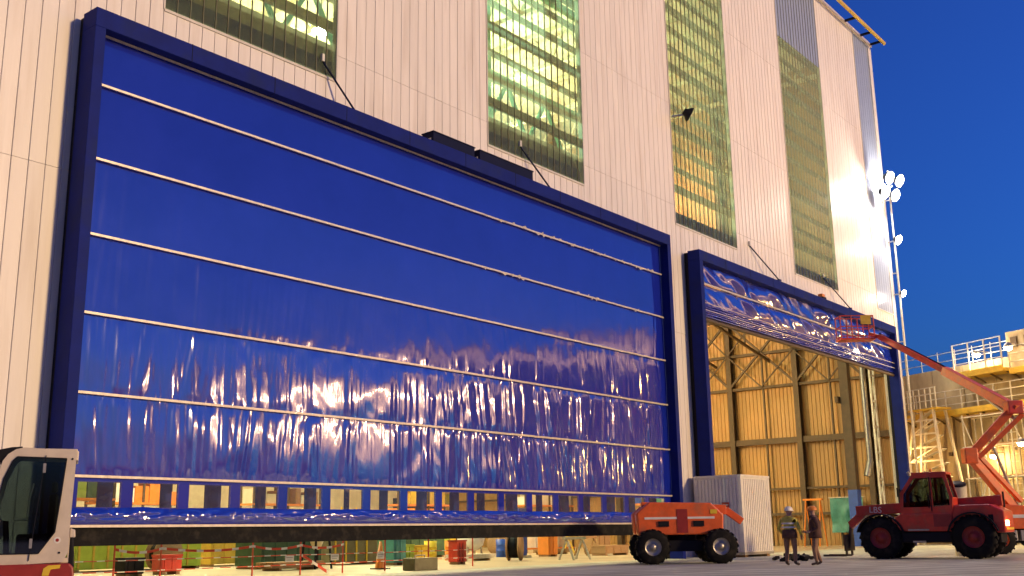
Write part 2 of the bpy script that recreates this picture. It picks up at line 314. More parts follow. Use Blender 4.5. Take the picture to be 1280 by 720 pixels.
for xx in np.arange(-8, 74, 7.2):
    t = MB().box((xx-.15,1,ZT-.6), (xx+.15,45,ZT-.28)).box((xx-.15,1,ZT-3.2), (xx+.15,45,ZT-2.9))
    for i in range(14): yy = 1.5+i*3; t.bar((xx,yy,ZT-3), (xx,yy+1.5,ZT-.5), .14).bar((xx,yy+1.5,ZT-.5), (xx,yy+3,ZT-3), .14)
    t.build('roof_truss', 'cream', hall)
# right end wall steelwork
for yy in (2.4, 7.5, 12.9, 18.2, 23.5, 29):
    MB().box((74.35,yy-.2,0), (74.42,yy+.2,ZT-.3)).box((74.42,yy-.04,0),(74.86,yy+.04,ZT-.3)).box((74.86,yy-.2,0), (74.93,yy+.2,ZT-.3)).build('wall_column', 'brown_steel', hall)
for z, d_ in ((2.15,.2),(4.0,.16),(7.4,.42),(11.6,.2),(14.2,.2),(17.1,.4)):
    MB().box((74.5,1,z), (74.85,45,z+d_)).build('wall_beam', 'brown_steel', hall)
for i, yy in enumerate((2.4, 7.5, 12.9, 18.2)):
    y2 = (7.5, 12.9, 18.2, 23.5)[i]
    for a, b in (((yy,11.8),(y2,17)), ((yy,17),(y2,11.8))): MB().bar((74.45,a[0],a[1]), (74.45,b[0],b[1]), .16, .16).build('cross_brace', 'brown_steel', hall)
for yy, y2 in ((2.4,7.5),(7.5,12.9),(12.9,18.2)):
    ym = (yy+y2)/2
    for a, b in (((yy,14.3),(ym,17.1)), ((y2,14.3),(ym,17.1)), ((yy,14.3),(ym,11.7)), ((y2,14.3),(ym,11.7))): MB().bar((74.3,a[0],a[1]), (74.3,b[0],b[1]), .09, .09).build('secondary_brace', 'brown_steel', hall)
    MB().box((74.55,ym-.06,0), (74.7,ym+.06,14.2)).build('wall_rail', 'brown_steel', hall)
for yy in (5, 9.5, 14): MB().bar((60,yy,16.4),(74.6,yy,13.6),.14,.18).bar((60,yy,16.4),(74.6,yy,17.2),.14,.18).bar((67,yy,15.1),(68,yy,16.8),.1).bar((70.5,yy,14.4),(71,yy,17),.1).build('knee_truss', 'brown_steel', hall)
# corner column with blue foot, duct and lattice by the door jamb
MB().box((70.9,2.2,3.7), (71.5,2.8,15.5)).build('corner_column', 'brown_steel', hall)
MB().box((70.88,2.18,0), (71.52,2.82,3.7)).build('column_foot', 'sky_blue', hall)
l = MB()
for a in ((71.6,.9),(72.3,.9)): l.box((a[0]-.06,a[1]-.06,0), (a[0]+.06,a[1]+.06,14.3))
for i in range(8): z = .8+i*1.75; l.box((71.5,.86,z), (72.4,.94,z+.14)).bar((71.6,.9,z+.1), (72.3,.9,z+1.7), .08)
l.build('jamb_ladder', 'galv', hall)
MB().tube((71.9,1.5,5.6),(71.9,1.5,12.5),.2,n=14).tube((71.9,1.5,5.6),(71.7,1.7,4.6),.24,n=14).build('duct', 'steel', hall)
MB().box((70.6,2.9,9.6),(72.4,3.1,10)).build('wall_beam','brown_steel',hall)
# hall lamps: high bays under the roof
HB = MB().lathe([(.02,.55),(.12,.5),(.16,.2),(.42,.0)], (0,0,0), n=16).mesh('shade', 'steel'); HL = MB().lathe([(.38,.02),(.3,-.05),(.0,-.07)], (0,0,0), n=16).mesh('lens', 'hall_lamp')
def high_bay(x, y, z, P, col):
    t = thing('high_bay_lamp', 'round steel high bay lamp hung beneath the hall roof', 'lamp', (x,y,z), 0, 'high bay lamps under the hall roof')
    place('shade', HB, t); place('lens', HL, t); MB().tube((0,0,.5),(0,0,ZT-.3-z),.02,n=6).build('cord', 'black', t)
    point('lamp_light', (0,0,-.2), P, col, .4, t)
UB = MB().lathe([(.0,-.3),(.16,-.28),(.34,-.1),(.42,.0)], (0,0,0), n=16).mesh('bowl', 'steel'); UL = MB().lathe([(.38,-.02),(.2,.03),(.0,.04)], (0,0,0), n=16).mesh('lens', 'hall_lamp')
def uplighter(x, y, z, P, col):
    t = thing('uplighter', 'steel bowl lamp lighting the hall roof from below', 'lamp', (x,y,z), 0, 'bowl lamps lighting the hall roof')
    place('bowl', UB, t); place('lens', UL, t)
    for a in (0, 2.1, 4.2): MB().tube((.4*math.cos(a),.4*math.sin(a),0),(.05*math.cos(a),.05*math.sin(a),ZT-.3-z),.015,n=5).build('cord', 'black', t)
    d = bpy.data.lights.new('lamp_light', 'SPOT'); d.energy = P*.54; d.color = col; d.shadow_soft_size = .4; d.spot_size = R(165); d.spot_blend = .4; o = bpy.data.objects.new('lamp_light', d); C.objects.link(o); o.parent = t; o.location = (0,0,.1); o.rotation_euler = (math.pi,0,0)
for x_, y_, z_, P_, c_ in [(69,17,27,1500,(1,.55,.34)),(64,13,12,540,(1,.54,.12)),(27,18,14,3000,(1,.80,.45)),(45,20,14,2200,(1,.74,.38)),(30,10,24,1500,(.62,1,.72))]: high_bay(x_, y_, z_, P_, c_)
for x_, y_, z_, P_, c_ in [(36,27,29,2300,(1,.90,.52)),(47,31,30,2200,(.86,1,.66)),(55,19,29,2300,(.72,1,.70)),(63,24,29,1500,(1,.92,.64)),(25,14,29,1500,(.85,1,.62))]: uplighter(x_, y_, z_, P_, c_)
# ------------------------------------------------------------------ fabric doors
def door_frame(t, x0, x1, zt, jw=.3, bh=.52):
    for a, b in ((x0, x0+jw), (x1-jw, x1)): MB().box((a,-.9,0), (b,-.25,zt-bh)).build('jamb', 'blue_steel', t, .012)
    MB().box((x0,-.9,zt-bh+.001), (x1,-.25,zt)).build('head_beam', 'blue_steel', t, .012)
    MB().box((x0+.05,-.252,0), (x0+.24,-.03,zt-.06)).box((x1-.24,-.252,0), (x1-.05,-.03,zt-.06)).box((x0+.24,-.252,zt-bh), (x1-.24,-.03,zt-.06)).build('mounting_channel', 'black', t)
    for i in range(1, 10): xx = x0+(x1-x0)*i/10; MB().box((xx-.012,-.905,zt-bh-.002), (xx+.012,-.2,zt+.004)).build('beam_joint', 'dark_navy', t)
d1 = thing('fabric_door', 'huge blue fabric door nearly closed, pale battens and row of clear windows', 'door', (0,0,0))
door_frame(d1, 13.1, 42.25, 14.74)
ZB = [14.43, 12.81, 10.78, 8.77, 6.74, 4.74, 2.71, 1.52]; CX0, CX1 = 13.42, 41.93; CY = -.45
nx = 1000
xs = np.linspace(CX0, CX1, nx); u = (xs-CX0)/(CX1-CX0)
for i in range(6):
    zt, zb = ZB[i], ZB[i+1]; nz = 26; v = np.linspace(0, 1, nz); X, V = np.meshgrid(xs, v); U, _ = np.meshgrid(u, v)
    lvl = [.02, .05, .16, .42, .8, 1.0][i]; amp = lvl*(.35+.9*U) + (.10*np.clip((U-.6)/.4, 0, 1)**2 if i < 4 else 0)
    sh = noise1(X*.35, 40+i, 1)*.5*V*.6
    fold = (np.abs(noise1(X+sh, 3+(i > 2), 3.4))**1.6*.040 + noise1(X+sh*1.6, 9+i, 7)*.011 + noise1(X-sh, 19+i, 13)*.0045 + noise1(X+sh*.5, 29+i, 23)*.0016)
    diag = noise2(X*1.3+V*1.4, V*2.2+i*3, 60+i, 1.1)*.022 + noise2(X*3-V*3, V*3+i, 70+i, 1.2)*.009
    env = np.clip(np.minimum(V, 1-V)*9, .18, 1)
    pucker = noise1(X, 100+i, 14)*.012*np.exp(-np.minimum(V, 1-V)*14)
    bulge = .035*np.sin(math.pi*V)*(.4+.6*noise1(X, 200+i, .25))*(.3+lvl)
    Y = CY - amp*(fold*env + diag*env*.8 + pucker) - bulge*.8
    grid_obj('fabric_panel', X, Y, zt-(zt-zb)*V, ['vinyl','vinyl','vinyl_mid','vinyl_mid','vinyl_crisp','vinyl_crisp'][i], d1)
for i, z in enumerate([14.2]+ZB[1:]):
    b = MB(); n_ = 60
    for k in range(n_):
        xa = CX0+.05+(CX1-CX0-.1)*k/n_; xb = CX0+.05+(CX1-CX0-.1)*(k+1)/n_; w = .0 if i > 5 else .008*u[int(k/n_*(nx-1))]
        b.bar((xa,CY-.085,z+random.uniform(-w,w)), (xb,CY-.085,z+random.uniform(-w,w)), .05, .062)
    b.build('batten', 'batten', d1)
# torn fringes of cloth caught along the upper battens
fb = MB()
for k in range(70):
    i = random.choice([0,0,1,1,1,2]); t_ = random.uniform(.55, 1); xx = CX0+.1+(CX1-CX0-.3)*t_; z = ZB[i]+random.uniform(-.05,.05); w = random.uniform(.08,.3)
    fb.add([(xx,CY-.12,z), (xx+w*.5,CY-.15,z+random.uniform(.0,.06)), (xx+w,CY-.12,z), (xx+w*.5,CY-.13,z-random.uniform(.04,.09))], [(0,1,2,3)])
stuff(fb.build('frayed_edging', 'batten', d1))
# window panel
holes = []; P0 = 15.13
cells = [(CX0+.35, P0-.14)]+[(P0+.14+1.65*k, P0-.14+1.65*(k+1)) for k in range(16)]
cells = [(a+.04, min(b-.04, CX1-.3)) for a, b in cells if a < CX1-.8]
for a, b in cells: holes.append([(a,1.98),(b,1.98),(b,2.58),(a,2.58)])
MB().plate([(CX0,ZB[7]),(CX1,ZB[7]),(CX1,ZB[6]),(CX0,ZB[6])], holes, CY-.02, CY+.02).build('window_panel', 'vinyl', d1)
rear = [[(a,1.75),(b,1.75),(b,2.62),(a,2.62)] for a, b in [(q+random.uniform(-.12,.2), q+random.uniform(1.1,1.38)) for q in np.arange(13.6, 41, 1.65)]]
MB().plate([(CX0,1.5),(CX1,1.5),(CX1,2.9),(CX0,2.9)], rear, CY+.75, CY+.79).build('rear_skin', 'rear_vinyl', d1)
# crumpled fold of vinyl below the windows
zz = np.linspace(0, 1, 18); X, V = np.meshgrid(xs, zz)
Yf = CY-.05-.06*np.sin(V*math.pi)-np.abs(noise2(X*2, V*3, 5, 1.4))*.07*np.sin(V*math.pi)-noise2(X*5, V*5, 6, 1)*.022*np.sin(V*math.pi)
grid_obj('loose_fold', X, Yf, 1.97-.40*V+noise1(X, 8, 1.2)*.03*(1-V), 'vinyl_crisp', d1)
for a, b in cells:
    wx = np.linspace(a-.03, b+.03, 26); wz = np.linspace(1.95, 2.61, 12); X, Z = np.meshgrid(wx, wz); rr = 1+4*max(0, (a-28)/14)
    grid_obj('clear_window', X, CY-.035-noise2(X*3, Z*3, 11, 1)*.007*rr-noise2(X*9, Z*9, 12, 1)*.002*rr, Z, 'clear_vinyl', d1)
X, V = np.meshgrid(xs[::4], np.linspace(0, 1, 6)); grid_obj('bottom_skirt', X, CY+noise1(X, 31, 1.3)*.02*V, 1.49-.44*V, 'rubber', d1)
# raised door
d2 = thing('fabric_door', 'blue fabric door drawn up into folds above an open lit bay', 'door', (0,0,0))
door_frame(d2, 45.0, 72.5, 14.62, .34)
xs2 = np.linspace(45.3, 72.2, 460)
def loose(z0, z1, seed, amp, nm='fabric_panel'):
    V_ = np.linspace(0, 1, 26); X, V = np.meshgrid(xs2, V_); e = np.sin(math.pi*np.clip(V, .02, .98))**.6
    dg = np.abs(noise2(X*.5-V*.9, V*.55+X*.10, seed, 1.3))**1.6*.34+noise2(X*1.3-V*2.2, V*.9, seed+1, 1.1)*.035+noise2(X*3-V*3, V*2, seed+2, 1)*.008
    sag = .05*np.sin(math.pi*V)*(1+noise1(X, seed, .4))
    grid_obj(nm, X, CY-amp*dg*e-sag, z0-(z0-z1)*V, 'vinyl_crisp', d2)
loose(14.3, 13.12, 21, 1.0); loose(13.08, 12.08, 31, 1.1)
for z in (14.26, 13.10): MB().bar((45.32,CY-.12,z), (72.2,CY-.12,z), .05, .07).build('batten', 'batten', d2)
MB().bar((45.32,CY-.10,13.16), (72.2,CY-.10,13.16), .05, .035).build('batten', 'black', d2)
for k in range(6):
    zt = 12.08-.115*k; a = np.linspace(-.5*math.pi, .5*math.pi, 9); X, A = np.meshgrid(xs2, a); wob = noise1(X, 50+k, .8)*.02+noise1(X, 60+k, 3)*.008
    grid_obj('fabric_fold', X, CY+.05-np.cos(A)*(.20+wob+.01*k), zt-.057+np.sin(A)*.062+wob*.4, 'vinyl_crisp', d2)
    if k in (0, 3): MB().bar((45.32,CY-.22,zt), (72.2,CY-.22,zt), .03, .025).build('batten', 'batten', d2)
b = MB()
for k in range(40):
    xa = 45.3+26.9*k/40; b.tube((xa,CY-.06,11.28+random.uniform(-.012,.012)), (xa+26.9/40+.01,CY-.06,11.28+random.uniform(-.012,.012)), .1, n=10)
b.build('bottom_roller', 'brown_steel', d2)
# stay rods and motor housings on top of the head beams
def stay(x0, x1, lab):
    t = thing('stay_rod', lab, 'rod', (x0,-.6,14.74)); MB().box((-.1,-.1,-.0), (.1,.1,.1)).build('foot_plate', 'blue_steel', t); MB().tube((0,0,.08), (x1-x0,.58,1.75), .035, n=8).build('rod', 'dark_navy', t)
    MB().box((x1-x0-.05,.5,1.7), (x1-x0+.05,.62,1.95)).build('wall_cleat', 'galv', t)
stay(22.5, 21.5, 'dark stay rod above blue head beam of nearly closed door, beside left glazed strip')
stay(33.3, 32.0, 'dark stay rod between head beam and glazed strip, just past the two motor housings')
stay(54.7, 52.4, 'dark stay rod above open bay head beam, on plain cladding between glazed strips')
stay(65.1, 62.5, 'dark stay rod above open bay head beam, below the grey topped glazed strip')
for a, b, lab in ((26.1,28.35,'flat dark blue motor housing on door beam, the one on plain cladding'), (28.65,31.9,'longer flat dark blue motor housing on door beam under green lit window strip')):
    t = thing('motor_housing', lab, 'housing', (a,-.75,14.745)); MB().box((0,0,0), (b-a,.55,.42)).build('case', 'dark_navy', t, .02); MB().box((-.02,-.02,.42), (b-a+.02,.57,.46)).build('lid', 'dark_navy', t)
    MB().box((-.03,.1,.05), (-.001,.3,.2)).build('junction_box', 'galv', t)
# ------------------------------------------------------------------ lamps on the facade
def flood(name, lab, loc, sz, heads, P, col=(1,.86,.74), group=None, arm=None, face=(-.22,-.88,-.42)):
    t = thing(name, lab, 'floodlight', loc, 0, group); f = Vector(face).normalized(); side = f.cross(Vector((0,0,1))).normalized(); upv = side.cross(f)
    for hx, hz in heads:
        c = side*hx+upv*hz; h = MB().lathe([(0,-.42*sz),(.2*sz,-.4*sz),(.3*sz,-.2*sz),(.52*sz,.06*sz),(.52*sz,.12*sz),(.48*sz,.12*sz)], c, f, 22); o = h.build('lamp_head', 'black', t)
        MB().lathe([(.47*sz,.10*sz),(.36*sz,.02*sz),(.2*sz,-.1*sz),(0,-.16*sz)], c, f, 22).build('reflector', 'glow_reflector' if P else 'yellow', o)  # warm ring is emission, standing in for bulb light on the bowl
        MB().lathe([(0,.2*sz),(.16*sz,.16*sz),(.25*sz,.04*sz),(.2*sz,-.05*sz),(0,-.1*sz)], c, f, 18).build('bulb', 'lamp_lens' if P else 'galv', o)
    if arm: MB().bar((0,0,0), arm, .08).build('bracket', 'steel', t)
    if P: point('lamp_light', f*.5*sz+Vector((0,0,0)), P, col, .3, t)
    return t
flood('floodlight', 'dazzling bank of floodlights at the upper corner of the hall', (73.7,-1.2,25.0), .95, [(-.62,.52),(.62,.52),(-.62,-.56),(.62,-.56)], 420, arm=(1.0,1.15,0))
flood('floodlight', 'lit single floodlight right under the dazzling bank on hall corner', (74.8,-.9,21.3), .75, [(0,0)], 60, arm=(.3,.85,0))
flood('floodlight', 'small lit lamp on hall corner just above the open bay', (75.2,-.75,17.45), .55, [(0,0)], 25, arm=(.1,.7,0))
t = thing('lamp_mast', 'thin pale mast standing at the hall corner carrying floodlights', 'mast', (75.45,-.42,0)); MB().tube((0,0,0),(0,0,26.8),.09,.06,n=10).build('pole', 'galv', t)
for z_ in (3, 8.5, 14, 19, 24.5): MB().box((-.04,0,z_),(.04,.36,z_+.08)).build('wall_clamp', 'steel', t)
MB().tube((-2.6,-.5,25.0),(.2,-.1,25.0),.06,n=8).build('crossarm', 'steel', t)
flood('floodlight', 'unlit black and yellow floodlight fixed beside the glazed strip', (45.0,-.75,21.7), .75, [(0,0)], 0, arm=(-.5,.72,-.1), face=(.65,-.6,-.45))
t = thing('beacon_box', 'small orange beacon box sitting on open bay head beam', 'beacon', (60.6,-.6,14.62)); MB().box((-.25,-.2,0), (.25,.2,.16)).build('base', 'black', t); MB().box((-.2,-.15,.16), (.2,.15,.36)).build('cover', 'orange', t, .03)
# ------------------------------------------------------------------ white site container
cn = thing('site_container', 'white ribbed metal container standing between the two fabric doors', 'container', (44.4,-2.65,0))
cb = MB().box((.03,.03,.14), (2.87,2.37,3.55)).build('body', 'white', cn)
rib = MB().box((-.028,.0,0), (.0,.11,3.22)).mesh('rib', 'white'); ribf = MB().box((0,-.028,0), (.11,.0,3.22)).mesh('rib', 'white')
for k in range(13): place('rib', rib, cb, (.03,.1+k*.175,.25))
for k in range(15): place('rib', ribf, cb, (.12+k*.185,.03,.25))
MB().box((-.02,-.02,3.55), (2.92,2.42,3.64)).build('roof_rim', 'white', cn); MB().box((-.01,-.01,.1), (2.91,2.41,.22)).build('base_rail', 'steel', cn)
for a in ((0,0),(2.8,0),(0,2.3),(2.8,2.3)): MB().box((a[0],a[1],.22), (a[0]+.1,a[1]+.1,3.55)).build('corner_post', 'white', cn)
for a in (.2, 2.4): MB().box((a,.1,0), (a+.3,2.3,.1)).build('skid', 'wood', cn)
MB().box((-.05,.62,2.18), (-.03,.98,2.42)).box((-.052,.66,2.28),(-.05,.94,2.33),1).build('red_sign', ['red', 'white'], cn)
# ------------------------------------------------------------------ old concrete dock wall with walkways
A = Vector((81,1.7,0)); DV = Vector((-.459,-.889,0)); NV = Vector((-.889,.459,0))      # along (to the right), and out towards the yard
if NV.dot(Vector((0,-25,0))-A) < 0: NV = -NV
DR = math.atan2(DV.y, DV.x)
def wl(name, lab, cat, group=None): t = thing(name, lab, cat, A, DR, group); return t
sgn = 1 if (Matrix.Rotation(DR, 3, 'Z') @ Vector((0,1,0))).dot(NV) > 0 else -1      # local +y*sgn points to the yard
def B(b, x0, y0, z0, x1, y1, z1, k=0): return b.box((x0, min(y0*sgn, y1*sgn), z0), (x1, max(y0*sgn, y1*sgn), z1), k)
wt = wl('dock_wall', 'high weathered concrete wall lit yellow beyond the hall corner', 'wall')
core = B(MB(), -30, -3, 0, 40, -.12, 12.3).build('core', 'oldconc', wt)
for i in range(-8, 14):
    for z0, z1 in ((0,4.1),(4.14,8.6),(8.64,12.35)):
        b = B(MB(), i*2.8+.02, -.12, z0, i*2.8+2.77, random.uniform(-.01,.03), z1); b.build('concrete_panel', 'oldconc', wt, .03)
B(MB(), 9.6, -1.5, 12.35, 40, -.02, 14.0).build('parapet', 'oldconc', wt)
for i in range(8): B(MB(), 10+i*1.1, -.02, 12.9, 10.5+i*1.1, .06, 13.6).build('parapet_niche', 'brown_steel', wt)
def walkway(lab, x0, x1, z, dy, rail=1.5, brac=True, zr=0):
    t = wl('walkway', lab, 'walkway'); B(MB(), x0, .05, z-.22, x1, dy, z).build('deck', 'yellow_paint', t)
    n_ = int((x1-x0)/1.45)+1
    for i in range(n_+1):
        xx = x0+.05+(x1-x0-.1)*i/n_; B(MB(), xx-.035, dy-.1, z, xx+.035, dy-.03, z+rail).build('post', 'galv', t)
        if brac: MB().bar((xx,.06*sgn,z-.6), (xx,(dy-.4)*sgn,z-.22), .09).build('bracket', 'brown_steel', t)
    for q in (.35, .7, 1.0): MB().tube((x0,(dy-.065)*sgn,z+rail*q), (x1,(dy-.065)*sgn,z+rail*q), .03, n=6).build('rail', 'galv', t)
    B(MB(), x0, dy-.02, z, x1, dy+.01, z+.18).build('toe_board', 'yellow_paint', t); return t
walkway('long lower walkway with pale rails halfway up the concrete wall', -9, 26, 9.0, 1.3)
walkway('short raised scaffold platform near top of concrete wall carrying a lamp', 6.2, 10.4, 11.45, 1.5, 2.1)
walkway('further walkway behind parapet of the concrete wall', 10.6, 30, 11.2, 1.2, 1.6)
tr = wl('top_railing', 'thin pale railing along the crest of the concrete wall', 'railing')
for i in range(22): MB().tube((-24+i*1.6,-.3*sgn,12.3), (-24+i*1.6,-.3*sgn,13.65), .035, n=6).build('post', 'galv', tr)
for z in (12.9, 13.5): MB().tube((-24,-.3*sgn,z), (9.6,-.3*sgn,z), .03, n=6).build('rail', 'galv', tr)
# stair tower against the wall
st = wl('stair_tower', 'pale scaffold stair tower with splayed legs in front of the concrete wall', 'tower')
for (x0, y0), (x1, y1) in (((-.6,3.4),(.7,2.6)), ((4.0,3.4),(2.5,2.6)), ((-.6,1.5),(.7,1.5)), ((4.0,1.5),(2.5,1.5)), ((1.1,3.4),(1.4,2.6))): MB().bar((x0,y0*sgn,0), (x1,y1*sgn,9.2), .16).build('leg', 'galv', st)
for i in range(9):
    z = .9+i*.95; f_ = z/9.2; a = -.6+1.3*f_; b = 4.0-1.5*f_; MB().bar((a,(3.4-.8*f_)*sgn,z), (b,(3.4-.8*f_)*sgn,z), .1).build('crossbar', 'galv', st)
    MB().bar((a+.3,(3.2-.8*f_)*sgn,z), (b-.3,(2.2)*sgn,z+.8), .5, .06).build('stair_flight', 'galv', st)
    if i % 2: MB().bar((a,(3.4-.8*f_)*sgn,z), (b-.3,(3.4-.8*f_)*sgn,z+.95), .07).build('brace', 'galv', st)
B(MB(), .3, 1.4, 9.2, 3.0, 2.8, 9.32).build('platform', 'yellow_paint', st)
for xx in (.35, .9, 1.45, 2.0, 2.5, 2.95): B(MB(), xx-.03, 2.7, 9.32, xx+.03, 2.77, 10.7).build('post', 'galv', st)
for z in (9.8, 10.25, 10.68): B(MB(), .3, 2.7, z, 3.0, 2.78, z+.06).build('rail', 'galv', st)
st.location = A+DV*2.6
for k, xx in enumerate((4.6, 6.0)): MB().tube((xx,.25*sgn,.0),(xx,.25*sgn,8.7),.09,n=10).build('drain_pipe', 'brown_steel', wt)
for k in range(9): B(MB(), -2+k*1.9, .03, 6.1, -1.7+k*1.9, .14, 6.35).build('anchor_plate', 'brown_steel', wt)
sc_ = wl('scaffold_frame', 'pale tube scaffold standing against the concrete wall past the ladder', 'scaffold')
for xx in (7.0, 8.6, 10.9, 12.5):
    for yy in (.9, 2.0): MB().tube((xx,yy*sgn,0),(xx,yy*sgn,8.6),.05,n=7).build('standard', 'galv', sc_)
for z_ in (2.2, 4.3, 6.4, 8.4):
    for yy in (.9, 2.0): MB().tube((6.8,yy*sgn,z_),(12.7,yy*sgn,z_),.045,n=7).build('ledger', 'galv', sc_)
    B(MB(), 6.9, .95, z_+.06, 12.6, 1.95, z_+.12).build('board', 'wood', sc_)
for a, b in ((7.0,8.6),(10.9,12.5)): MB().tube((a,2.05*sgn,0),(b,2.05*sgn,4.3),.04,n=6).tube((b,2.05*sgn,4.3),(a,2.05*sgn,8.4),.04,n=6).build('diagonal', 'galv', sc_)
s2 = wl('access_ladder', 'pale caged ladder on concrete wall beside the boom elbow', 'ladder')
for xx in (9.3, 10.1): B(MB(), xx-.05, .5, 0, xx+.05, .6, 9).build('stile', 'galv', s2)
for i in range(18): B(MB(), 9.3, .52, .5+i*.48, 10.1, .58, .55+i*.48).build('rung', 'galv', s2)
def wall_lamp(lab, x, y, z, P, col=(1,.56,.15)):
    t = wl('wall_lamp', lab, 'lamp'); c = Vector((x,y*sgn,z)); MB().bar((x,.05*sgn,z+.2), (x,y*sgn,z+.2), .06).build('arm', 'steel', t)
    MB().lathe([(.06,.3),(.2,.22),(.26,0)], c, n=12).build('hood', 'steel', t); MB().lathe([(.25,.0),(.2,-.16),(.0,-.22)], c, n=12).build('bulb', 'sodium', t)
    point('lamp_light', c+Vector((0,.1*sgn,-.35)), P, col, .2, t)
wall_lamp('bright lamp glowing on the raised scaffold platform', 8.1, 1.2, 12.7, 110, (1,.75,.45))
wall_lamp('sodium lamp shining low on the concrete wall above the boom lift', 8.3, .9, 5.8, 60)
wall_lamp('added sodium lamp on tall arm low on the concrete wall behind the stair tower', 2.0, 4.4, 6.5, 90)  # this lamp and the next two are added, standing in for off-frame floods
wall_lamp('added sodium lamp on long arm further along the concrete wall', 15, 6, 6, 170)
wall_lamp('added sodium lamp on long arm above the lower walkway of the wall', 14, 5, 12, 150)
# ------------------------------------------------------------------ unseen shed, added for the fabric door to mirror
qa = Vector((80,-22,0)); qb = Vector((74,-58,0)); qd = (qb-qa).normalized(); QL = (qb-qa).length; qr = math.atan2(qd.y, qd.x)
qs = thing('unseen_shed', 'unseen pale shed added for the fabric door to reflect', 'building', qa, qr)
MB().box((-8,0.2,0),(QL+20,14,18)).build('wall', 'cream', qs)
for k in range(18): MB().box((-8+k*3.6,-.0,.3),(-8+k*3.6+3.5,.2,17.6)).build('wall_panel', 'clad', qs)
MB().box((-8.4,-.6,18),(QL+20.4,14.6,18.4)).build('roof', 'olive', qs)
for k in range(5): MB().box((-5.8+k*10.2,-.06,0),(3.9+k*10.2,-.01,9.2)).build('door', 'reflection_blue', qs)  # added to bring blue into the lower part of the reflection
for k in range(6):
    t = thing('added_shed_lamp', 'added warm floodlight on long arm lighting the unseen shed wall', 'lamp', qa+qd*(-2+k*8.4)+Vector((0,0,13)), qr, 'added floodlights along the unseen shed'); MB().bar((0,0,0),(0,-5.4,.6),.12).build('arm', 'steel', t); MB().lathe([(.08,.3),(.3,.2),(.4,0)], (0,-5.5,.55), n=12).build('hood', 'steel', t); MB().lathe([(.38,0),(.2,-.1),(0,-.14)], (0,-5.5,.55), n=12).build('lens', 'sodium', t)  # lamps added to brighten the unseen shed for its reflection
    point('lamp_light', (0,-5.5,.2), 520, (1,.56,.32), .3, t)
# ------------------------------------------------------------------ machines
def wheel_mesh(r, w, hubm='red'):
    t = MB().lathe([(r*.5,-w/2),(r*.86,-w/2),(r*.97,-w*.38),(r,-w*.25),(r,w*.25),(r*.97,w*.38),(r*.86,w/2),(r*.5,w/2)], (0,0,0), (0,1,0), 28)
    for i in range(18):
        a = 2*math.pi*i/18; c, s_ = math.cos(a), math.sin(a); c2, s2_ = math.cos(a+.14), math.sin(a+.14)
        t.bar((c*r*1.0,-w*.42,s_*r*1.0), (c2*r*1.01,0.02,s2_*r*1.01), .07, .05, up=(c,0,s_)); t.bar((c*r*1.0,w*.42,s_*r*1.0), (c2*r*1.01,-.02,s2_*r*1.01), .07, .05, up=(c,0,s_))
    h = MB().lathe([(r*.51,-w*.4),(r*.46,-w*.25),(r*.2,-w*.2),(r*.18,-w*.4),(0,-w*.4)], (0,0,0), (0,1,0), 20).lathe([(r*.51,w*.4),(r*.46,w*.25),(r*.2,w*.2),(r*.18,w*.4),(0,w*.4)], (0,0,0), (0,1,0), 20)
    for i in range(8): a = i*math.pi/4; h.tube((math.cos(a)*r*.3,w*.24,math.sin(a)*r*.3),(math.cos(a)*r*.3,w*.2+.05,math.sin(a)*r*.3),.03,n=6)
    return t.mesh('tyre', 'rubber'), h.mesh('rim', hubm)
def wheels(t, r, w, xs_, ys_, hubm):
    a, b = wheel_mesh(r, w, hubm)
    for xx in xs_:
        for yy in ys_:
            q = place('wheel', MB().tube((0,-w*.3,0),(0,w*.3,0),r*.17,n=10).mesh('wheel', 'black'), t, (xx,yy,r)); place('tyre', a, q); place('rim', b, q)
# telehandler, facing the hall
th = thing('telehandler', 'red telehandler with glazed cab and lettered boom parked before the open bay', 'telehandler', (43.9,-13.0,0), R(96))
wheels(th, .80, .5, (.2, 3.6), (-1.0, 1.0), 'dred')
MB().box((-.9,-.7,.6), (5.4,.7,1.05)).box((1.2,-1.1,.62),(3.9,1.1,1.0)).build('chassis', 'black', th, .04)
MB().prism([(-1.2,.95),(-1.2,1.75),(-.6,2.0),(1.05,2.0),(1.25,1.75),(1.25,1.0)], -1.1, 1.05).build('engine_cover', 'red', th, .06)
MB().prism([(1.15,1.02),(1.15,1.72),(3.6,1.72),(4.2,1.45),(4.1,1.05)], .05, 1.12).build('body_side', 'red', th, .05)
for xx in (.2, 3.6):
    for s_ in (-1, 1):
        f_ = MB(); pr = [(xx+math.cos(a)*.93, .8+math.sin(a)*.93) for a in np.linspace(.25, 2.9, 12)]+[(xx+math.cos(a)*.88, .8+math.sin(a)*.88) for a in np.linspace(2.9, .25, 12)]
        for q in range(11): f_.prism([pr[q], pr[q+1], pr[22-q], pr[23-q]], s_*.72, s_*1.28)
        f_.build('mudguard', 'black', th)
cabo = [(1.15,1.74),(1.05,2.3),(1.3,3.2),(2.9,3.2),(3.55,2.5),(3.62,1.74)]; cabh = [[(1.22,2.0),(1.2,2.32),(1.42,3.05),(2.0,3.05),(2.0,1.95)], [(2.12,1.95),(2.12,3.05),(2.82,3.05),(3.4,2.45),(3.45,1.95)]]
cab = MB().plate(cabo, cabh, 1.06, 1.12).plate(cabo, cabh, .06, .12).box((1.25,.1,3.17),(2.92,1.1,3.27)).box((1.1,.1,1.70),(3.6,1.1,1.76)).bar((1.12,.6,1.75),(1.1,.6,2.3),1.0,.05).build('cab', 'red', th, .015)
for h_ in cabh: MB().prism(h_, 1.08, 1.10).build('side_window', 'cab_glass', cab); MB().prism(h_, .08, .10).build('side_window', 'cab_glass', cab)
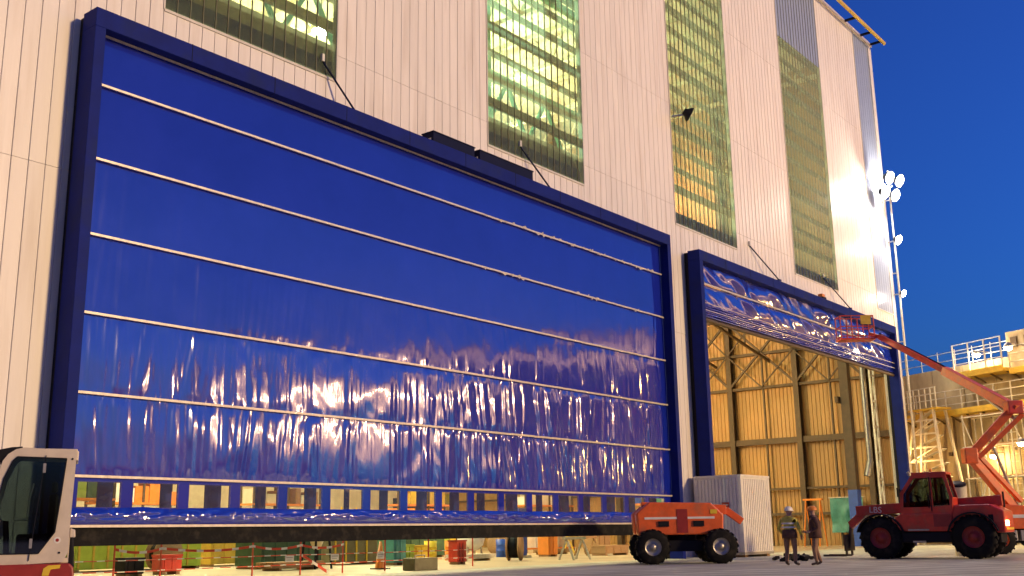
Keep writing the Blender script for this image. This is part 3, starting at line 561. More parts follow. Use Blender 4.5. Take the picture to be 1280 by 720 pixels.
MB().add([(3.6,.1,1.76),(3.6,1.08,1.76),(3.53,1.08,2.5),(3.53,.1,2.5)], [(0,1,2,3)]).add([(3.53,.1,2.5),(3.53,1.08,2.5),(2.9,1.08,3.18),(2.9,.1,3.18)], [(0,1,2,3)]).build('windscreen', 'cab_glass', cab)
MB().box((1.6,.35,1.76),(2.1,.85,2.1)).box((1.55,.35,2.05),(1.68,.85,2.75)).build('seat', 'black', cab, .04); MB().bar((2.6,.6,1.76),(2.9,.6,2.35),.07).lathe([(.2,0),(.22,.02),(.2,.04)],(2.85,.6,2.35),(-.4,0,1),16).build('steering_wheel', 'black', cab)
MB().bar((3.4,1.1,2.6),(3.6,1.3,2.6),.03).box((3.55,1.22,2.35),(3.6,1.45,2.7)).build('mirror', 'black', cab)
bm_ = MB().bar((-.9,-.45,2.16), (6.2,-.1,1.86), .42, .40).bar((5.7,-.12,1.88), (6.6,-.1,1.3), .34, .32).build('boom', 'red', th, .02)
MB().bar((6.55,-.1,1.35),(6.75,-.1,.35),.3,.14).box((6.7,-.75,.3),(6.8,.55,.95)).build('fork_carriage', 'brown_steel', th)
for yy in (-.5, .3): MB().box((6.8,yy-.07,.08), (8.0,yy+.07,.16)).bar((6.78,yy,.12),(6.78,yy,.9),.14,.08).build('fork', 'brown_steel', th)
MB().tube((-.9,-.8,1.9),(-.9,-.8,2.5),.05,n=8).build('exhaust', 'black', th); MB().box((-1.26,.4,1.2),(-1.2,.8,1.4)).build('tail_lamp', 'tail', th)
for xx in (-.7, -.35, 0, .35): MB().box((xx,1.055,1.35),(xx+.22,1.065,1.62)).build('vent_grille', 'black', th)
MB().box((1.22,1.125,1.2),(2.05,1.135,1.66)).build('tool_hatch', 'dred', th, .01); MB().box((2.3,1.125,1.06),(3.3,1.2,1.12)).box((2.5,1.125,.62),(3.1,1.22,.68)).build('step', 'steel', th)
MB().box((2.06,1.122,1.78),(2.1,1.15,3.08)).build('door_pillar', 'black', th); MB().tube((2.2,1.14,1.9),(2.2,1.14,2.5),.02,n=6).build('grab_rail', 'black', th)
MB().tube((2.1,.6,3.27),(2.1,.6,3.42),.07,n=12).build('beacon', 'orange', th); MB().box((-1.22,-.9,1.05),(-1.2,.9,1.14)).build('hazard_strip', 'yellow', th)
for yy in (.25, .95): MB().tube((3.05,yy,3.26),(3.13,yy,3.22),.09,n=12).build('work_lamp', 'steel', th)
fc = bpy.data.curves.new('lettering', 'FONT'); fc.body = 'LBS'; fc.size = .34; fc.extrude = .004; fo = bpy.data.objects.new('lettering', fc); C.objects.link(fo)
dg = bpy.context.evaluated_depsgraph_get(); me = bpy.data.meshes.new_from_object(fo.evaluated_get(dg)); bpy.data.objects.remove(fo); me.materials.clear(); me.materials.append(MATS['white'])
lo = place('lettering', me, th, (4.25,.085,1.80)); lo.rotation_euler = (R(90), R(3), R(180-3.6))
for q in th.children:
    if q.name.split('.')[0] not in ('wheel', 'mudguard', 'lettering'): q.scale.x = .77
def lift_base(t, hub='orange_red'):
    wheels(t, .62, .42, (-1.25, 1.25), (-1.0, 1.0), hub)
    MB().box((-1.7,-.72,.45), (1.7,.72,.85)).bar((-1.25,-1,.62),(-1.25,1,.62),.2).bar((1.25,-1,.62),(1.25,1,.62),.2).build('chassis', 'black', t, .03)
    MB().tube((0,0,.85),(0,0,1.05),.55,n=20).build('slew_ring', 'black', t)
    return t
# big articulated boom lift
bl = thing('boom_lift', 'orange red articulated boom lift with raised boom beside the concrete wall', 'boom lift', (51.6,-12.3,0), math.atan2(-.78,.623))
lift_base(bl)
tp = MB().prism([(-2.0,1.05),(-2.05,1.9),(-1.4,2.15),(1.2,1.95),(1.5,1.5),(1.4,1.05)], -1.0, -.25).prism([(-2.0,1.06),(-2.05,1.9),(-1.4,2.15),(1.2,1.95),(1.5,1.5),(1.4,1.06)], .25, 1.0).box((-1.9,-.25,1.06),(-.2,.25,1.5)).build('turret', 'orange_red', bl, .05)
MB().box((-1.3,-1.02,1.52),(1.0,-1.0,1.66)).build('reflective_stripe', 'white', tp); MB().box((-1.1,-1.05,.55), (-.5,-.74,1.0)).box((-.35,-1.05,.55),(.1,-.74,1.0)).build('battery_box', 'steel', bl, .02); MB().box((-1.75,-1.04,1.5),(-1.45,-1.0,1.68)).build('work_light', 'tail', tp)
iw = bl.matrix_basis.copy()
bl.matrix_world = Matrix.Translation(bl.location) @ Matrix.Rotation(bl.rotation_euler.z, 4, 'Z'); inv = bl.matrix_world.inverted()
P_ = lambda x, y, z: inv @ Vector((x, y, z))
K0 = P_(51.5,-12.3,1.9); K1 = P_(49.74,-11.14,4.23); K2 = P_(50.7,-12.95,6.3); K3 = P_(52.5,-9.64,8.5); K4 = P_(53.3,-6.45,10.65)
off = Vector((0,0,0))
MB().bar(K0, K1, .34, .36).build('lower_arm', 'orange_red', bl, .03); MB().bar(K0+Vector((.35,0,.35)), K1+Vector((.3,0,.1)), .2, .2).build('lower_link', 'orange_red', bl, .02)
MB().box(K1-Vector((.3,.25,.35)), K1+Vector((.3,.25,.35))).build('knuckle', 'orange_red', bl, .06)
MB().bar(K1, K2, .32, .34).build('upper_arm', 'orange_red', bl, .03); MB().bar(K1+Vector((.38,0,-.1)), K2+Vector((.38,0,-.3)), .18, .2).build('upper_link', 'orange_red', bl, .02)
MB().tube(K0+Vector((.3,.28,.2)), K1.lerp(K2,.4)+Vector((.2,.28,0)), .07, n=8).build('hydraulic_ram', 'steel', bl)
MB().box(K2-Vector((.35,.28,.3)), K2+Vector((.35,.28,.3))).build('elbow', 'red', bl, .06)
KM = K2.lerp(K3, -.06); MB().bar(KM, K3, .36, .40).build('main_boom', 'orange_red', bl, .02); MB().bar(K3.lerp(K2,.05), K4, .24, .27).build('boom_extension', 'red', bl, .02)
MB().tube(K2+Vector((0,0,-.5)), K2.lerp(K3,.5)+Vector((0,0,-.2)), .08, n=8).build('hydraulic_ram', 'steel', bl); MB().path([K2+Vector((0,.2,.3)), K3+Vector((0,.16,.28)), K4+Vector((0,.1,.2))], .035).build('hose', 'black', bl)
K5 = K4+(K4-K3).normalized()*.7+Vector((0,0,-.15)); MB().bar(K4, K5, .16, .2).build('jib', 'red', bl)
bsk = MB(); c = K5+Vector((-.75,0,-.25))
for dx in (-.85, -.28, .28, .85):
    for dy in (-.4, .4): bsk.tube(c+Vector((dx,dy,0)), c+Vector((dx,dy,1.15)), .03, n=6)
for z in (.1, .6, 1.15):
    for a, b in (((-.85,-.4),(.85,-.4)),((.85,-.4),(.85,.4)),((.85,.4),(-.85,.4)),((-.85,.4),(-.85,-.4))): bsk.tube(c+Vector((*a,z)), c+Vector((*b,z)), .03, n=6)
bsk.box(c+Vector((-.88,-.43,-.08)), c+Vector((.88,.43,.0))); bk_ = bsk.build('basket', 'red', bl)
MB().box(c+Vector((.2,-.47,.7)), c+Vector((.7,-.38,1.15))).build('control_box', 'yellow_paint', bk_)
# low red lift in front of the closed door
rl = thing('boom_lift', 'low orange red lift with folded boom driving past the white container', 'boom lift', (36.2,-4.2,0), math.atan2(-.78,.623))
lift_base(rl, 'steel')
MB().prism([(-1.75,1.05),(-1.8,1.85),(-1.3,2.25),(1.0,2.2),(1.45,1.75),(1.4,1.05)], -.95, -.25).prism([(-1.75,1.06),(-1.8,1.85),(-1.3,2.25),(1.0,2.2),(1.45,1.75),(1.4,1.06)], .25, .95).box((-1.7,-.25,1.06),(-.3,.25,1.6)).build('turret', 'orange_red', rl, .06)
MB().bar((-1.5,0,2.1),(1.7,0,1.95),.36,.36).bar((1.7,0,1.95),(2.3,0,1.5),.22,.26).build('folded_boom', 'orange_red', rl, .02); MB().bar((-1.6,0,1.7),(1.5,0,1.55),.2,.24).build('lower_arm', 'orange_red', rl, .02)
MB().box((-1.0,-.99,1.35),(-.6,-.95,1.55)).build('vent_grille', 'black', rl); MB().box((.3,-.99,1.35),(.7,-.95,1.55)).build('vent_grille', 'black', rl)
MB().box((-1.5,-.96,1.62),(1.1,-.952,1.70)).build('reflective_stripe', 'white', rl); MB().box((-.3,-.965,1.12),(.1,-.952,1.98)).build('panel_seam', 'dred', rl); MB().box((.95,-.97,1.8),(1.2,-.953,1.95)).build('warning_label', 'yellow', rl)
pass
# excavator at the left edge
ex = thing('excavator', 'cream cabbed compact excavator with dark red base before the pale wall', 'excavator', (8.76,-9.36,0), math.atan2(.489,-.872))
def L(zx, zy): return ((98-zx/4.236)/80, 2.57-(550+zy/4.236-568)/80)
outer = [L(412,85),L(405,440),L(405,600),L(385,650),L(-60,668),L(-45,420),L(20,330),L(62,140),L(85,105),L(120,80),L(160,70)]
win = [L(130,118),L(365,125),L(350,330),L(335,500),L(265,605),L(25,605),L(22,570),L(75,520),L(75,440),L(45,405),L(75,230),L(110,140)]
cb2 = MB().plate(outer, [win], -.05, 0).plate(outer, [win], -1.0, -.95)
cb2.box((0,-.95,2.50),(.8,-.05,2.58)).box((0,-.95,.86),(1.35,-.05,.94)).box((-.01,-.95,.9),(.04,-.05,1.35)).box((-.02,-.95,2.40),(.03,-.05,2.55))
excab = cb2.build('cab', 'cab_white', ex, .014)
MB().prism(win, -.04, -.028).build('side_window', 'cab_glass', excab); MB().prism(win, -.985, -.97).build('side_window', 'cab_glass', excab)
seal = MB()
for a, b in zip(win, win[1:]+win[:1]): seal.bar((a[0],.003,a[1]), (b[0],.003,b[1]), .016, .026, up=(0,1,0))
seal.build('window_seal', 'black', excab)
MB().add([(0,-.95,1.35),(0,-.05,1.35),(0,-.05,2.4),(0,-.95,2.4)], [(0,1,2,3)]).build('rear_window', 'cab_glass', excab)
MB().add([(L(-45,420)[0],-.95,L(-45,420)[1]),(L(-45,420)[0],-.05,L(-45,420)[1]),(L(62,140)[0],-.05,L(62,140)[1]),(L(62,140)[0],-.95,L(62,140)[1])], [(0,1,2,3)]).build('windscreen', 'cab_glass', excab)
MB().prism([L(62,150),L(130,85),L(150,64),L(100,68),L(-20,95),L(-60,120),L(-60,140),L(20,132)], -.93, -.04).build('roof_visor', 'black', excab, .012)
MB().bar((L(265,110)[0],.012,L(265,110)[1]), (L(222,640)[0],.012,L(222,640)[1]), .01, .016, up=(0,1,0)).build('door_seam', 'black', excab)
for q in ((262,175),(226,555)): x_, z_ = L(*q); MB().box((x_-.02,.005,z_-.07), (x_+.02,.04,z_+.07)).build('hinge', 'steel', excab)
x_, z_ = L(58,470); MB().prism([L(40,405),L(78,440),L(75,520),L(28,545)], .001, .016).build('latch_plate', 'cab_white', excab); MB().box((x_-.02,.016,z_-.09),(x_+.02,.035,z_+.09)).build('door_handle', 'black', excab, .008)
MB().path([(L(215,250)[0],-.2,L(215,250)[1]), (L(200,330)[0],-.2,L(200,330)[1]), (L(197,420)[0],-.2,L(197,420)[1])], .013).path([(L(135,440)[0],-.16,L(135,440)[1]), (L(200,435)[0],-.16,L(200,435)[1])], .013).build('grab_rail', 'galv', excab)
MB().box((.3,-.75,.94),(.78,-.3,1.3)).box((.22,-.75,1.25),(.36,-.3,1.9)).box((.25,-.65,1.92),(.34,-.4,2.1)).build('seat', 'black', excab, .04)
MB().bar((.9,-.2,.94),(.95,-.2,1.5),.05).bar((.9,-.8,.94),(.95,-.8,1.5),.05).build('control_lever', 'black', excab)
x_, z_ = L(350,540); MB().tube((x_,.0,z_),(x_,.005,z_),.05,n=18,k=0).tube((x_,.005,z_),(x_,.008,z_),.025,n=14,k=1).build('round_sticker', ['white', 'dred'], excab)
for q in ((393,127),(363,603)): x_, z_ = L(*q); MB().tube((x_,0,z_),(x_,.01,z_),.016,n=10).build('rubber_stop', 'black', excab)
MB().prism([(.0,.86),(-.06,.8),(-.1,.5),(1.5,.45),(1.5,.85)], -1.5, .05).build('deck', 'dred', ex, .025)
MB().prism([(.02,1.32),(-.03,1.26),(-.06,1.0),(-.07,.78),(.02,.78)], -1.5, -.04).build('rear_cover', 'black', ex, .02)
MB().prism([(.02,1.38),(-.05,1.35),(-.06,1.24),(.02,1.24)], -1.5, -.03).build('rear_cover_top', 'cab_white', ex, .012)
MB().prism([L(318,665),L(375,662),L(372,680),L(330,685),L(322,715),L(290,715),L(295,680)], .051, .055).build('yellow_marking', 'yellow', ex)
for yy in (.0, -1.15): MB().prism([(-.15,.08),(-.25,.25),(-.15,.42),(1.6,.42),(1.7,.25),(1.6,.0),(-.05,.0)], yy-.3, yy).build('track', 'rubber', ex, .04)
MB().tube((.7,-.72,.4),(.7,-.72,.5),.4,n=20).build('slew_ring', 'black', ex)
MB().bar((1.45,-1.2,.7),(2.3,-1.2,2.2),.2,.26).bar((2.3,-1.2,2.2),(3.3,-1.2,2.0),.18,.2).bar((3.3,-1.2,2.0),(3.5,-1.2,.7),.15,.17).prism([(3.3,.8),(3.75,.8),(3.7,.2),(3.35,.3)],-1.4,-1.0).build('boom', 'dred', ex, .02)
# ------------------------------------------------------------------ barrier in the bay
fx = [14.2, 16.53, 17.98, 21.19, 23.08, 24.89, 26.85, 29.05, 31.5]
fe = thing('site_barrier', 'low red barrier of thin posts, striped rails and tape inside the door', 'barrier', (0,2.2,0))
for xx in fx: MB().tube((xx,0,0),(xx,0,1.35),.028,n=8).build('post', 'rodpaint', fe); 
for z in (.33, .62): 
    for a, b in zip(fx[:-1], fx[1:]): MB().tube((a,0,z+random.uniform(-.01,.01)),(b,0,z+random.uniform(-.01,.01)),.016,n=6).build('rail', 'tape', fe)
tp_ = MB()
for a, b in zip(fx[1:5], fx[2:6]):
    for k in range(10):
        t0, t1 = k/10, (k+1)/10; s0, s1 = [.93-.10*4*t*(1-t) for t in (t0, t1)]; tp_.bar((a+(b-a)*t0,-.04,s0), (a+(b-a)*t1,-.04,s1), .006, .07)
tp_.build('warning_tape', 'tape', fe)
MB().bar((23.1,-.05,.62),(24.2,-.05,.05),.03,.08).build('warning_tape', 'tape', fe)
for xx in (22.6, 24.5, 26.6): MB().box((xx-.17,-.05,.42),(xx+.17,-.035,.62)).box((xx-.13,-.054,.54),(xx+.13,-.05,.57),1).box((xx-.13,-.054,.47),(xx+.08,-.05,.49),1).build('notice_card', ['white', 'steel'], fe)
# ------------------------------------------------------------------ things standing in the hall
def crate(lab, x, y, w, d, h, m_, cat='crate', lid=None, name='storage_crate', rz=0):
    t = thing(name, lab, cat, (x,y,.004), rz); b = MB().box((0,0,.1),(w,d,h)); b.build('body', m_, t, .02); MB().box((.05,.02,0),(.2,d-.02,.1)).box((w-.2,.02,0),(w-.05,d-.02,.1)).build('skid', 'wood', t)
    MB().box((-.02,-.02,h),(w+.02,d+.02,h+.06)).build('lid', lid or m_, t); n_ = max(2, int(w/.6))
    for k in range(n_): MB().box((.1+k*(w-.2)/n_,-.03,.14),(.18+k*(w-.2)/n_,0,h-.04)).build('batten', lid or m_, t)
    return t
crate('wide lime yellow painted crate at the end of the barrier by the excavator', 21.5, 13, 5.5, 2, 1.6, 'lime', lid='yellow_paint')
crate('wide yellow steel skip beside the lime crate in the hall', 28.2, 14, 3.6, 2, 1.5, 'yellow_paint', cat='skip', name='steel_skip')
crate('dark green machine crate behind the barrier tape', 26.5, 8.5, 3.0, 1.6, 1.4, 'dgreen')
crate('olive crate with yellow lid behind the barrier notices', 31, 9.5, 2.6, 1.5, 1.2, 'olive', lid='yellow')
crate('black tool chest standing low among yellow crates', 19.6, 6.6, .7, .6, .55, 'black', cat='chest', name='tool_chest')
crate('small red tool chest near the black tool chest', 21.6, 7.6, .8, .6, .6, 'red', cat='chest', name='tool_chest')
crate('teal cabinet behind the third barrier notice', 31.6, 6.5, .7, .6, 1.3, 'teal', cat='cabinet', name='steel_cabinet')
crate('bright yellow box on the hall floor next to the teal cabinet', 33.3, 7, .9, .6, .7, 'yellow', cat='box', name='tool_box')
crate('lime green box between teal cabinet and yellow box', 32.5, 6.8, .6, .6, .75, 'lime', cat='box', name='tool_box')
crate('red fire point box on the hall floor', 33, 4.3, .55, .5, .9, 'red', cat='box', lid='dred', name='fire_box')
crate('long dark workbench chest behind the white tank', 40, 15, 4, 1.2, 1.5, 'dgreen', cat='chest', name='tool_chest')
crate('orange box on hall floor near the blue column guard', 44.6, 8.4, .8, .7, 1.3, 'orange', cat='box', name='tool_box')
crate('wooden crate deep in the hall behind the low red lift', 50, 9, 1.2, 1, 1.0, 'wood')
crate('low pallet crate of boards near the wooden crate', 46.8, 6.4, 2.2, .9, .45, 'wood', name='board_pallet', cat='pallet')
t = thing('storage_tank', 'round white tank on a frame in the hall', 'tank', (41.8,11.2,.004)); MB().lathe([(0,1.55),(.35,1.5),(.62,1.25),(.7,.95),(.62,.62),(.35,.4),(0,.35)], (0,0,0), n=22).build('shell', 'white', t)
for k in range(4): a = k*math.pi/2+.4; MB().bar((.6*math.cos(a),.6*math.sin(a),0),(.5*math.cos(a),.5*math.sin(a),.7),.08).build('leg', 'steel', t)
t = thing('hopper', 'cream funnel shaped hopper on dark legs behind the tape', 'hopper', (27.5,6.5,.004)); MB().lathe([(.12,.7),(.2,.75),(.6,1.5),(.62,1.6),(.58,1.6),(.1,.72)], (0,0,0), n=4).build('funnel', 'cream', t)
for a, b in ((.4,.4),(-.4,.4),(.4,-.4),(-.4,-.4)): MB().bar((a,b,0),(a*.8,b*.8,1.2),.06).build('leg', 'black', t)
def drum(lab, x, y, m_):
    t = thing('steel_drum', lab, 'drum', (x,y,.004)); MB().lathe([(0,.0),(.29,.0),(.3,.03),(.29,.3),(.31,.32),(.29,.34),(.29,.6),(.31,.62),(.29,.64),(.3,.9),(.26,.88),(0,.88)], (0,0,0), n=20).build('shell', m_, t); MB().tube((.12,0,.88),(.12,0,.92),.04,n=8).build('bung', 'black', t)
drum('orange steel drum beside the white tank', 38.4, 9.5, 'orange'); drum('yellow steel drum beside the orange drum', 37.3, 9.8, 'yellow'); drum('blue steel drum beyond the white tank', 44.0, 11.0, 'sky_blue'); drum('dark red steel drum near board pallet', 42.6, 9.2, 'dred')
def trestle(lab, x, y, m_, w=1.6, h=1.0, rz=0):
    t = thing('trestle', lab, 'trestle', (x,y,.004), rz); MB().box((-w/2,-.08,h-.12),(w/2,.08,h)).build('beam', m_, t)
    for sx in (-1, 1):
        for sy in (-1, 1): MB().bar((sx*w*.4,sy*.4,0),(sx*w*.38,0,h-.1),.07).build('leg', m_, t)
trestle('wooden trestle on the orange lit floor behind the low red lift', 47.5, 8, 'wood'); trestle('yellow trestle deep in the hall near the wooden trestle', 52, 12, 'yellow_paint'); trestle('tall orange trestle by the blue footed column', 71, 5.4, 'orange', 1.6, 3.2, 1.3); trestle('grey trestle close behind closed door end', 40, 3.5, 'steel')
def cone(lab, x, y, s_=1):
    t = thing('traffic_cone', lab, 'cone', (x,y,.004)); MB().box((-.2*s_,-.2*s_,0),(.2*s_,.2*s_,.04)).build('base', 'black', t); MB().lathe([(.15*s_,.04),(.03*s_,.75*s_),(0,.75*s_)], (0,0,0), n=14).build('cone', 'orange', t); MB().lathe([(.115*s_,.28*s_),(.08*s_,.48*s_)], (0,0,0), n=14).build('band', 'white', t)
cone('orange traffic cone by the last barrier notice', 28.0, 3.6, 1.3)
t = thing('dark_pallet_block', 'grey concrete ballast block on sandy floor before the barrier', 'block', (27.0,.9,.004)); MB().box((0,0,0),(1.15,.6,.42)).build('block', 'olive', t, .03); MB().path([(.3,.3,.42),(.3,.3,.5),(.8,.3,.5),(.8,.3,.42)], .02).build('lifting_loop', 'steel', t)
t = thing('column_guard', 'blue steel post guard inside the nearly closed door', 'guard', (42.4,8.6,.004)); MB().box((-.3,-.3,0),(.3,.3,2.4)).build('post', 'sky_blue', t, .02); MB().box((-.45,-.45,0),(.45,.45,.12)).build('base_plate', 'steel', t)
t = thing('green_tarpaulin', 'green tarpaulin hung on the end wall beyond the people', 'tarpaulin', (74.2,4.5,0))
X, Z = np.meshgrid(np.linspace(-1.4, 1.0, 30), np.linspace(.9, 3.3, 20)); grid_obj('sheet', noise2(X*2, Z*1.5, 3, 1)*.15, X, Z, 'teal', t); MB().tube((.02,-1.5,3.32),(.02,1.1,3.32),.04,n=8).build('rod', 'steel', t)
t = thing('vent_duct', 'short cream duct with dark mouth behind the telehandler', 'duct', (47.2,-11.2,0)); MB().tube((0,0,0),(0,0,2.3),.33,n=18).tube((0,0,2.2),(-.25,-.1,2.9),.36,n=18,cap=False).build('pipe', 'cream', t); MB().lathe([(.34,0),(.34,.05),(.0,.03)], (-.26,-.1,2.9), (-.36,-.14,1), 18).build('mouth', 'black', t)
t = thing('scrap_heap', 'low heap of dark rags and hose on the ground behind the people', 'heap', (39.5,-7.3,0)); hb = MB()
for k in range(26): a = random.uniform(0, 6.3); q = random.uniform(0, .8); hb.bar((q*math.cos(a)*1.6,q*math.sin(a),.04+.12*random.random()), (q*math.cos(a)*1.6+random.uniform(-.3,.3),q*math.sin(a)+random.uniform(-.3,.3),.06+.2*random.random()), .14, .1)
stuff(hb.build('rags', 'black', t))
cyl = MB().lathe([(0,0),(.11,0),(.115,.05),(.115,1.2),(.08,1.34),(.035,1.38),(.035,1.45),(0,1.45)], (0,0,0), n=14)
for k in range(7):
    t = thing('gas_cylinder', ['blue','green','white','orange'][k % 4]+' upright gas cylinder standing in the row behind the barrier', 'gas cylinder', (29.3+.3*k,11.4+random.uniform(-.05,.05),.004), 0, 'gas cylinders standing in a row')
    place('bottle', cyl.mesh('bottle', ['sky_blue','dgreen','white','orange'][k % 4]), t); MB().tube((0,0,1.45),(0,0,1.55),.03,n=8).build('valve', 'steel', t)
for k, (x_, y_) in enumerate(((23.6,10.5),(35.6,12.5),(46.2,13.0),(38.2,5.5))):
    t = thing('cable_drum', ['wooden cable drum standing beside the small red tool chest','wooden cable drum standing near the yellow steel drum','wooden cable drum standing by the orange box and blue guard','wooden cable drum standing close behind door near grey trestle'][k], 'cable drum', (x_,y_,.004), 1.2*k, 'wooden cable drums in the hall')
    MB().lathe([(.02,-.3),(.62,-.3),(.62,-.24),(.3,-.24),(.3,.24),(.62,.24),(.62,.3),(.02,.3)], (0,0,.62), (0,1,0), 22).build('drum', 'wood', t); MB().lathe([(.3,-.22),(.5,-.2),(.5,.2),(.3,.22)], (0,0,.62), (0,1,0), 20).build('cable', 'black', t)
for k, (x_, y_, m_) in enumerate(((25.2,6.2,'wood'),(36.5,7.2,'galv'),(48.5,11.5,'wood'))):
    t = thing('plank_stack', ['low stack of planks behind the hopper','low stack of pale metal tubes beside the yellow drum','low stack of planks deep in the hall by the wooden trestle'][k], 'stack', (x_,y_,.004))
    for r in range(3):
        for q in range(4): MB().box((random.uniform(-.06,.06),q*.23,.1+r*.07), (2.4+random.uniform(-.1,.1),q*.23+.21,.16+r*.07)).build('plank', m_, t)
    for q in (.3, 1.9): MB().box((q,-.02,0), (q+.1,.95,.1)).build('bearer', 'wood', t)
t = thing('work_platform', 'yellow wheeled work platform with steps deep in the hall', 'platform', (39.2,18,.004)); MB().box((0,0,1.7),(2.2,1.2,1.8)).build('deck', 'yellow', t)
for a in ((.05,.05),(2.1,.05),(.05,1.1),(2.1,1.1)): MB().box((a[0],a[1],0),(a[0]+.07,a[1]+.07,2.7)).build('leg', 'yellow', t)
for q in range(5): MB().box((-.3-.22*q,.2,1.4-.3*q),(-.1-.22*q,1.0,1.44-.3*q)).build('step', 'yellow', t)
for a in (.2, .95): MB().bar((-.02,a,1.72),(-1.35,a,.0),.05,.1).build('stringer', 'yellow', t)
for k, (x_, y_, lab, ms) in enumerate(((20.5,17,'tall steel rack holding green and teal bins',('teal','dgreen','lime')),(27,21,'tall steel rack holding white and orange boxes',('white','orange','white')),(35,20,'tall steel rack holding brown cartons',('wood','wood','cream')),(43.5,18,'tall steel rack holding yellow and lime boxes',('yellow','lime','yellow_paint')),(52.5,16,'tall steel rack holding white cartons',('white','cream','white')),(58,11,'tall steel rack holding blue and white drums boxes',('sky_blue','white','steel')),(50.5,25,'tall steel rack holding dark machine parts',('black','dgreen','brown_steel')))):
    t = thing('storage_rack', lab, 'rack', (x_,y_,.004), random.uniform(-.1,.1))
    for a in (0, 2.4, 4.8):
        for b in (0, 1.0): MB().box((a,b,0),(a+.1,b+.1,4.6)).build('upright', 'brown_steel', t)
    for z_ in (.2, 1.5, 2.8, 4.1):
        MB().box((0,-.02,z_),(4.9,1.12,z_+.1)).build('shelf', 'orange', t); xx = .15
        while xx < 4.4:
            w_x = random.uniform(.4,.95); h_x = random.uniform(.4,1.05)
            if random.random() < .85: MB().box((xx,.08,z_+.1),(xx+w_x-.06,1.0,z_+.1+h_x)).build('box', random.choice(ms), t)
            xx += w_x
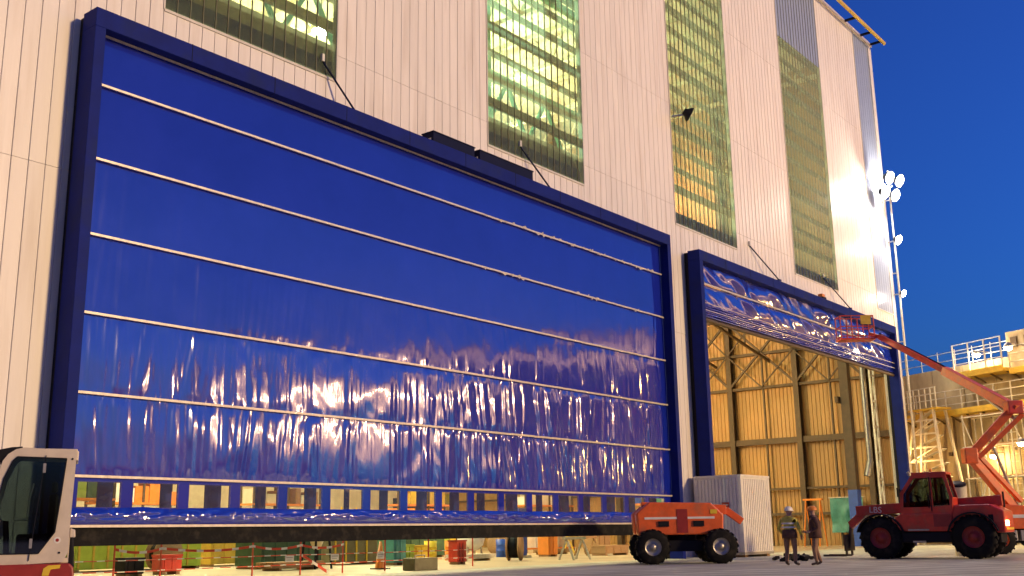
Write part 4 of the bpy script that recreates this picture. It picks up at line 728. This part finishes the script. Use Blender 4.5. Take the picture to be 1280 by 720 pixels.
# ------------------------------------------------------------------ people
def person(lab, loc, rz, s, top, hem, trousers, headgear, pose):
    bm = bmesh.new(); V = {}; rad = {}
    def vtx(n, co, r): V[n] = bm.verts.new(co); rad[n] = r
    # facing local +x, y left; heights for 1.78 m
    vtx('pel', (0,0,.96), (.15,.17)); vtx('wst', (-.01,0,1.10), (.135,.165)); vtx('chs', (-.01,0,1.32), (.15,.19)); vtx('upt', (0,0,1.45), (.10,.14)); vtx('nck', (.02,0,1.52), (.06,.06)); vtx('hd0', (.035,0,1.60), (.075,.07)); vtx('hd1', (.04,0,1.68), (.095,.08)); vtx('hd2', (.03,0,1.76), (.07,.065))
    E_ = [('pel','wst'),('wst','chs'),('chs','upt'),('upt','nck'),('nck','hd0'),('hd0','hd1'),('hd1','hd2')]
    for q, sy in (('l', 1), ('r', -1)):
        hp, kn, an, toe = pose['leg'+q]; vtx('hp'+q, (0,sy*.10,.90), (.095,.095)); vtx('kn'+q, kn, (.062,.062)); vtx('an'+q, an, (.045,.045)); vtx('to'+q, toe, (.04,.05))
        vtx('th'+q, tuple((a+b)/2 for a, b in zip((0,sy*.11,.88), kn)), (.085,.085)); vtx('ca'+q, tuple(a*.6+b*.4 for a, b in zip(kn, an)), (.06,.06))
        E_ += [('pel','hp'+q),('hp'+q,'th'+q),('th'+q,'kn'+q),('kn'+q,'ca'+q),('ca'+q,'an'+q),('an'+q,'to'+q)]
        elb, wr, hn = pose['arm'+q]; vtx('sh'+q, (0,sy*.19,1.43), (.075,.075)); vtx('el'+q, elb, (.052,.052)); vtx('wr'+q, wr, (.036,.036)); vtx('hn'+q, hn, (.03,.042))
        E_ += [('upt','sh'+q),('sh'+q,'el'+q),('el'+q,'wr'+q),('wr'+q,'hn'+q)]
    for a, b in E_: bm.edges.new((V[a], V[b]))
    bm.verts.index_update(); names = {V[n].index: n for n in V}; M = bpy.data.meshes.new('tmp'); bm.to_mesh(M); bm.free()
    o = bpy.data.objects.new('tmp', M); C.objects.link(o); sk_ = o.modifiers.new('skin', 'SKIN'); sk_.use_smooth_shade = True; ss = o.modifiers.new('sub', 'SUBSURF'); ss.levels = 2; ss.render_levels = 2
    lay = M.skin_vertices[0].data
    for i, n in names.items(): lay[i].radius = rad[n]; lay[i].use_root = (n == 'pel')
    dgx = bpy.context.evaluated_depsgraph_get(); me = bpy.data.meshes.new_from_object(o.evaluated_get(dgx)); bpy.data.objects.remove(o); me.name = 'body'
    # fingers and face joined into the same surface
    fm = MB()
    for q, sy in (('l', 1), ('r', -1)):
        wr, hn = Vector(pose['arm'+q][1]), Vector(pose['arm'+q][2]); d = (hn-wr).normalized(); sd_ = d.cross(Vector((1,0,0.2))).normalized()
        for i, ln in enumerate((.075,.085,.08,.065)): b0 = hn+d*.01+sd_*(i-1.5)*.018; b1 = b0+d*ln*.55; b2 = b1+(d*.6+Vector((.5,0,-.2))).normalized()*ln*.45; fm.tube(b0, b1, .0095, .009, 6).tube(b1, b2, .009, .007, 6)
        b0 = wr.lerp(hn,.5)+sd_*.035; fm.tube(b0, b0+(d*.6+sd_*.6).normalized()*.05, .011, .009, 6)
    fm.lathe([(.0,.035),(.014,.012),(.02,-.01),(.0,-.014)], (.115,0,1.66), (1,0,0), 8)
    for sy in (-1, 1): fm.lathe([(.012,-.01),(.012,.01),(0,.012)], (.115,sy*.03,1.69), (1,0,0), 8); fm.lathe([(.03,-.006),(.026,.01),(0,.012)], (.03,sy*.083,1.67), (0,sy,0), 8)
    fm.box((.112,-.025,1.615), (.122,.025,1.622))
    nb = bmesh.new(); nb.from_mesh(me); t2 = fm.mesh('f', 'skin'); nb.from_mesh(t2); nb.to_mesh(me); nb.free()
    me.materials.clear()
    for q in ('skin', top, hem, trousers, 'boot'): me.materials.append(MATS[q])
    hands = [Vector(pose['arm'+q][2]) for q in 'lr']; wrs = [Vector(pose['arm'+q][1]) for q in 'lr']
    for p in me.polygons:
        c = p.center; k = 0
        if c.z > 1.505: k = 0
        elif min((c-h_).length for h_ in hands) < .11 and min((c-w).length for w in wrs) > .03: k = 0
        elif c.z > 1.02: k = 1
        elif c.z > .80 and abs(c.y) > .2: k = 1
        elif c.z > .86: k = 2
        elif c.z > .13: k = 3
        else: k = 4
        p.material_index = k; p.use_smooth = True
    t = thing('person', lab, 'person', loc, rz); t.scale = (s*1.18, s*1.18, s); place('body', me, t)
    jk = MB()     # jacket skirt hanging below the waist
    jk.lathe([(.185,1.12),(.20,1.0),(.205,.84),(.195,.84),(.18,1.1)], (0,0,0), n=20); jk.v = [(x*.86,y*1.02,z) for x, y, z in jk.v]; jk.build('jacket_hem', hem, t)
    jk = MB().lathe([(.085,1.47),(.105,1.52),(.095,1.54),(.075,1.50)], (.01,0,0), n=16); jk.build('collar', top, t)
    hh = MB().lathe([(.118,1.70),(.118,1.74),(.10,1.80),(.055,1.835),(0,1.845)], (.035,0,0), n=20); hh.v = [((x-.035)*1.12+.035,y*.92,z) for x, y, z in hh.v]; hh.prism([(.1,1.70),(.2,1.69),(.2,1.702),(.1,1.72)], -.075, .075); hh.build('helmet' , headgear, t)
    if top == 'hivis':
        for z_ in (1.16, 1.28): sb = MB().lathe([(.185,z_),(.187,z_+.025),(.185,z_+.05)], (-.01,0,0), n=20); sb.v = [(x*.92,y*1.08,z) for x, y, z in sb.v]; sb.build('reflective_band', 'white', t)
    return t
camv = math.atan2(-25+9.3, 0-34.6)      # direction from the people to the camera
pA = dict(legl=((0,.1,.9),(.03,.12,.49),(-.02,.13,.08),(.14,.16,.035)), legr=((0,-.1,.9),(.02,-.12,.49),(-.03,-.13,.08),(.13,-.17,.035)), arml=((-.04,.30,1.15),(.14,.27,.98),(.20,.24,.93)), armr=((-.03,-.31,1.14),(.10,-.29,.93),(.14,-.27,.86)))
pB = dict(legl=((0,.1,.9),(.07,.11,.49),(.02,.12,.08),(.18,.14,.035)), legr=((0,-.1,.9),(.0,-.11,.50),(-.12,-.11,.09),(.03,-.13,.035)), arml=((-.06,.27,1.16),(.14,.22,1.02),(.23,.18,1.03)), armr=((-.05,-.27,1.16),(.16,-.2,1.02),(.25,-.14,1.03)))
person('standing person in yellow high visibility jacket and pale helmet seen from behind', (34.65,-9.25,0), camv+math.pi-.5, 1.06, 'hivis', 'brown_cloth', 'tan_cloth', 'white', pA)
person('standing person in dark brown jacket with orange helmet turned to the yellow jacket', (34.9,-10.05,0), camv-R(90)-.1+0.2, 1.06, 'brown_cloth', 'brown_cloth', 'tan_cloth', 'orange', pB)
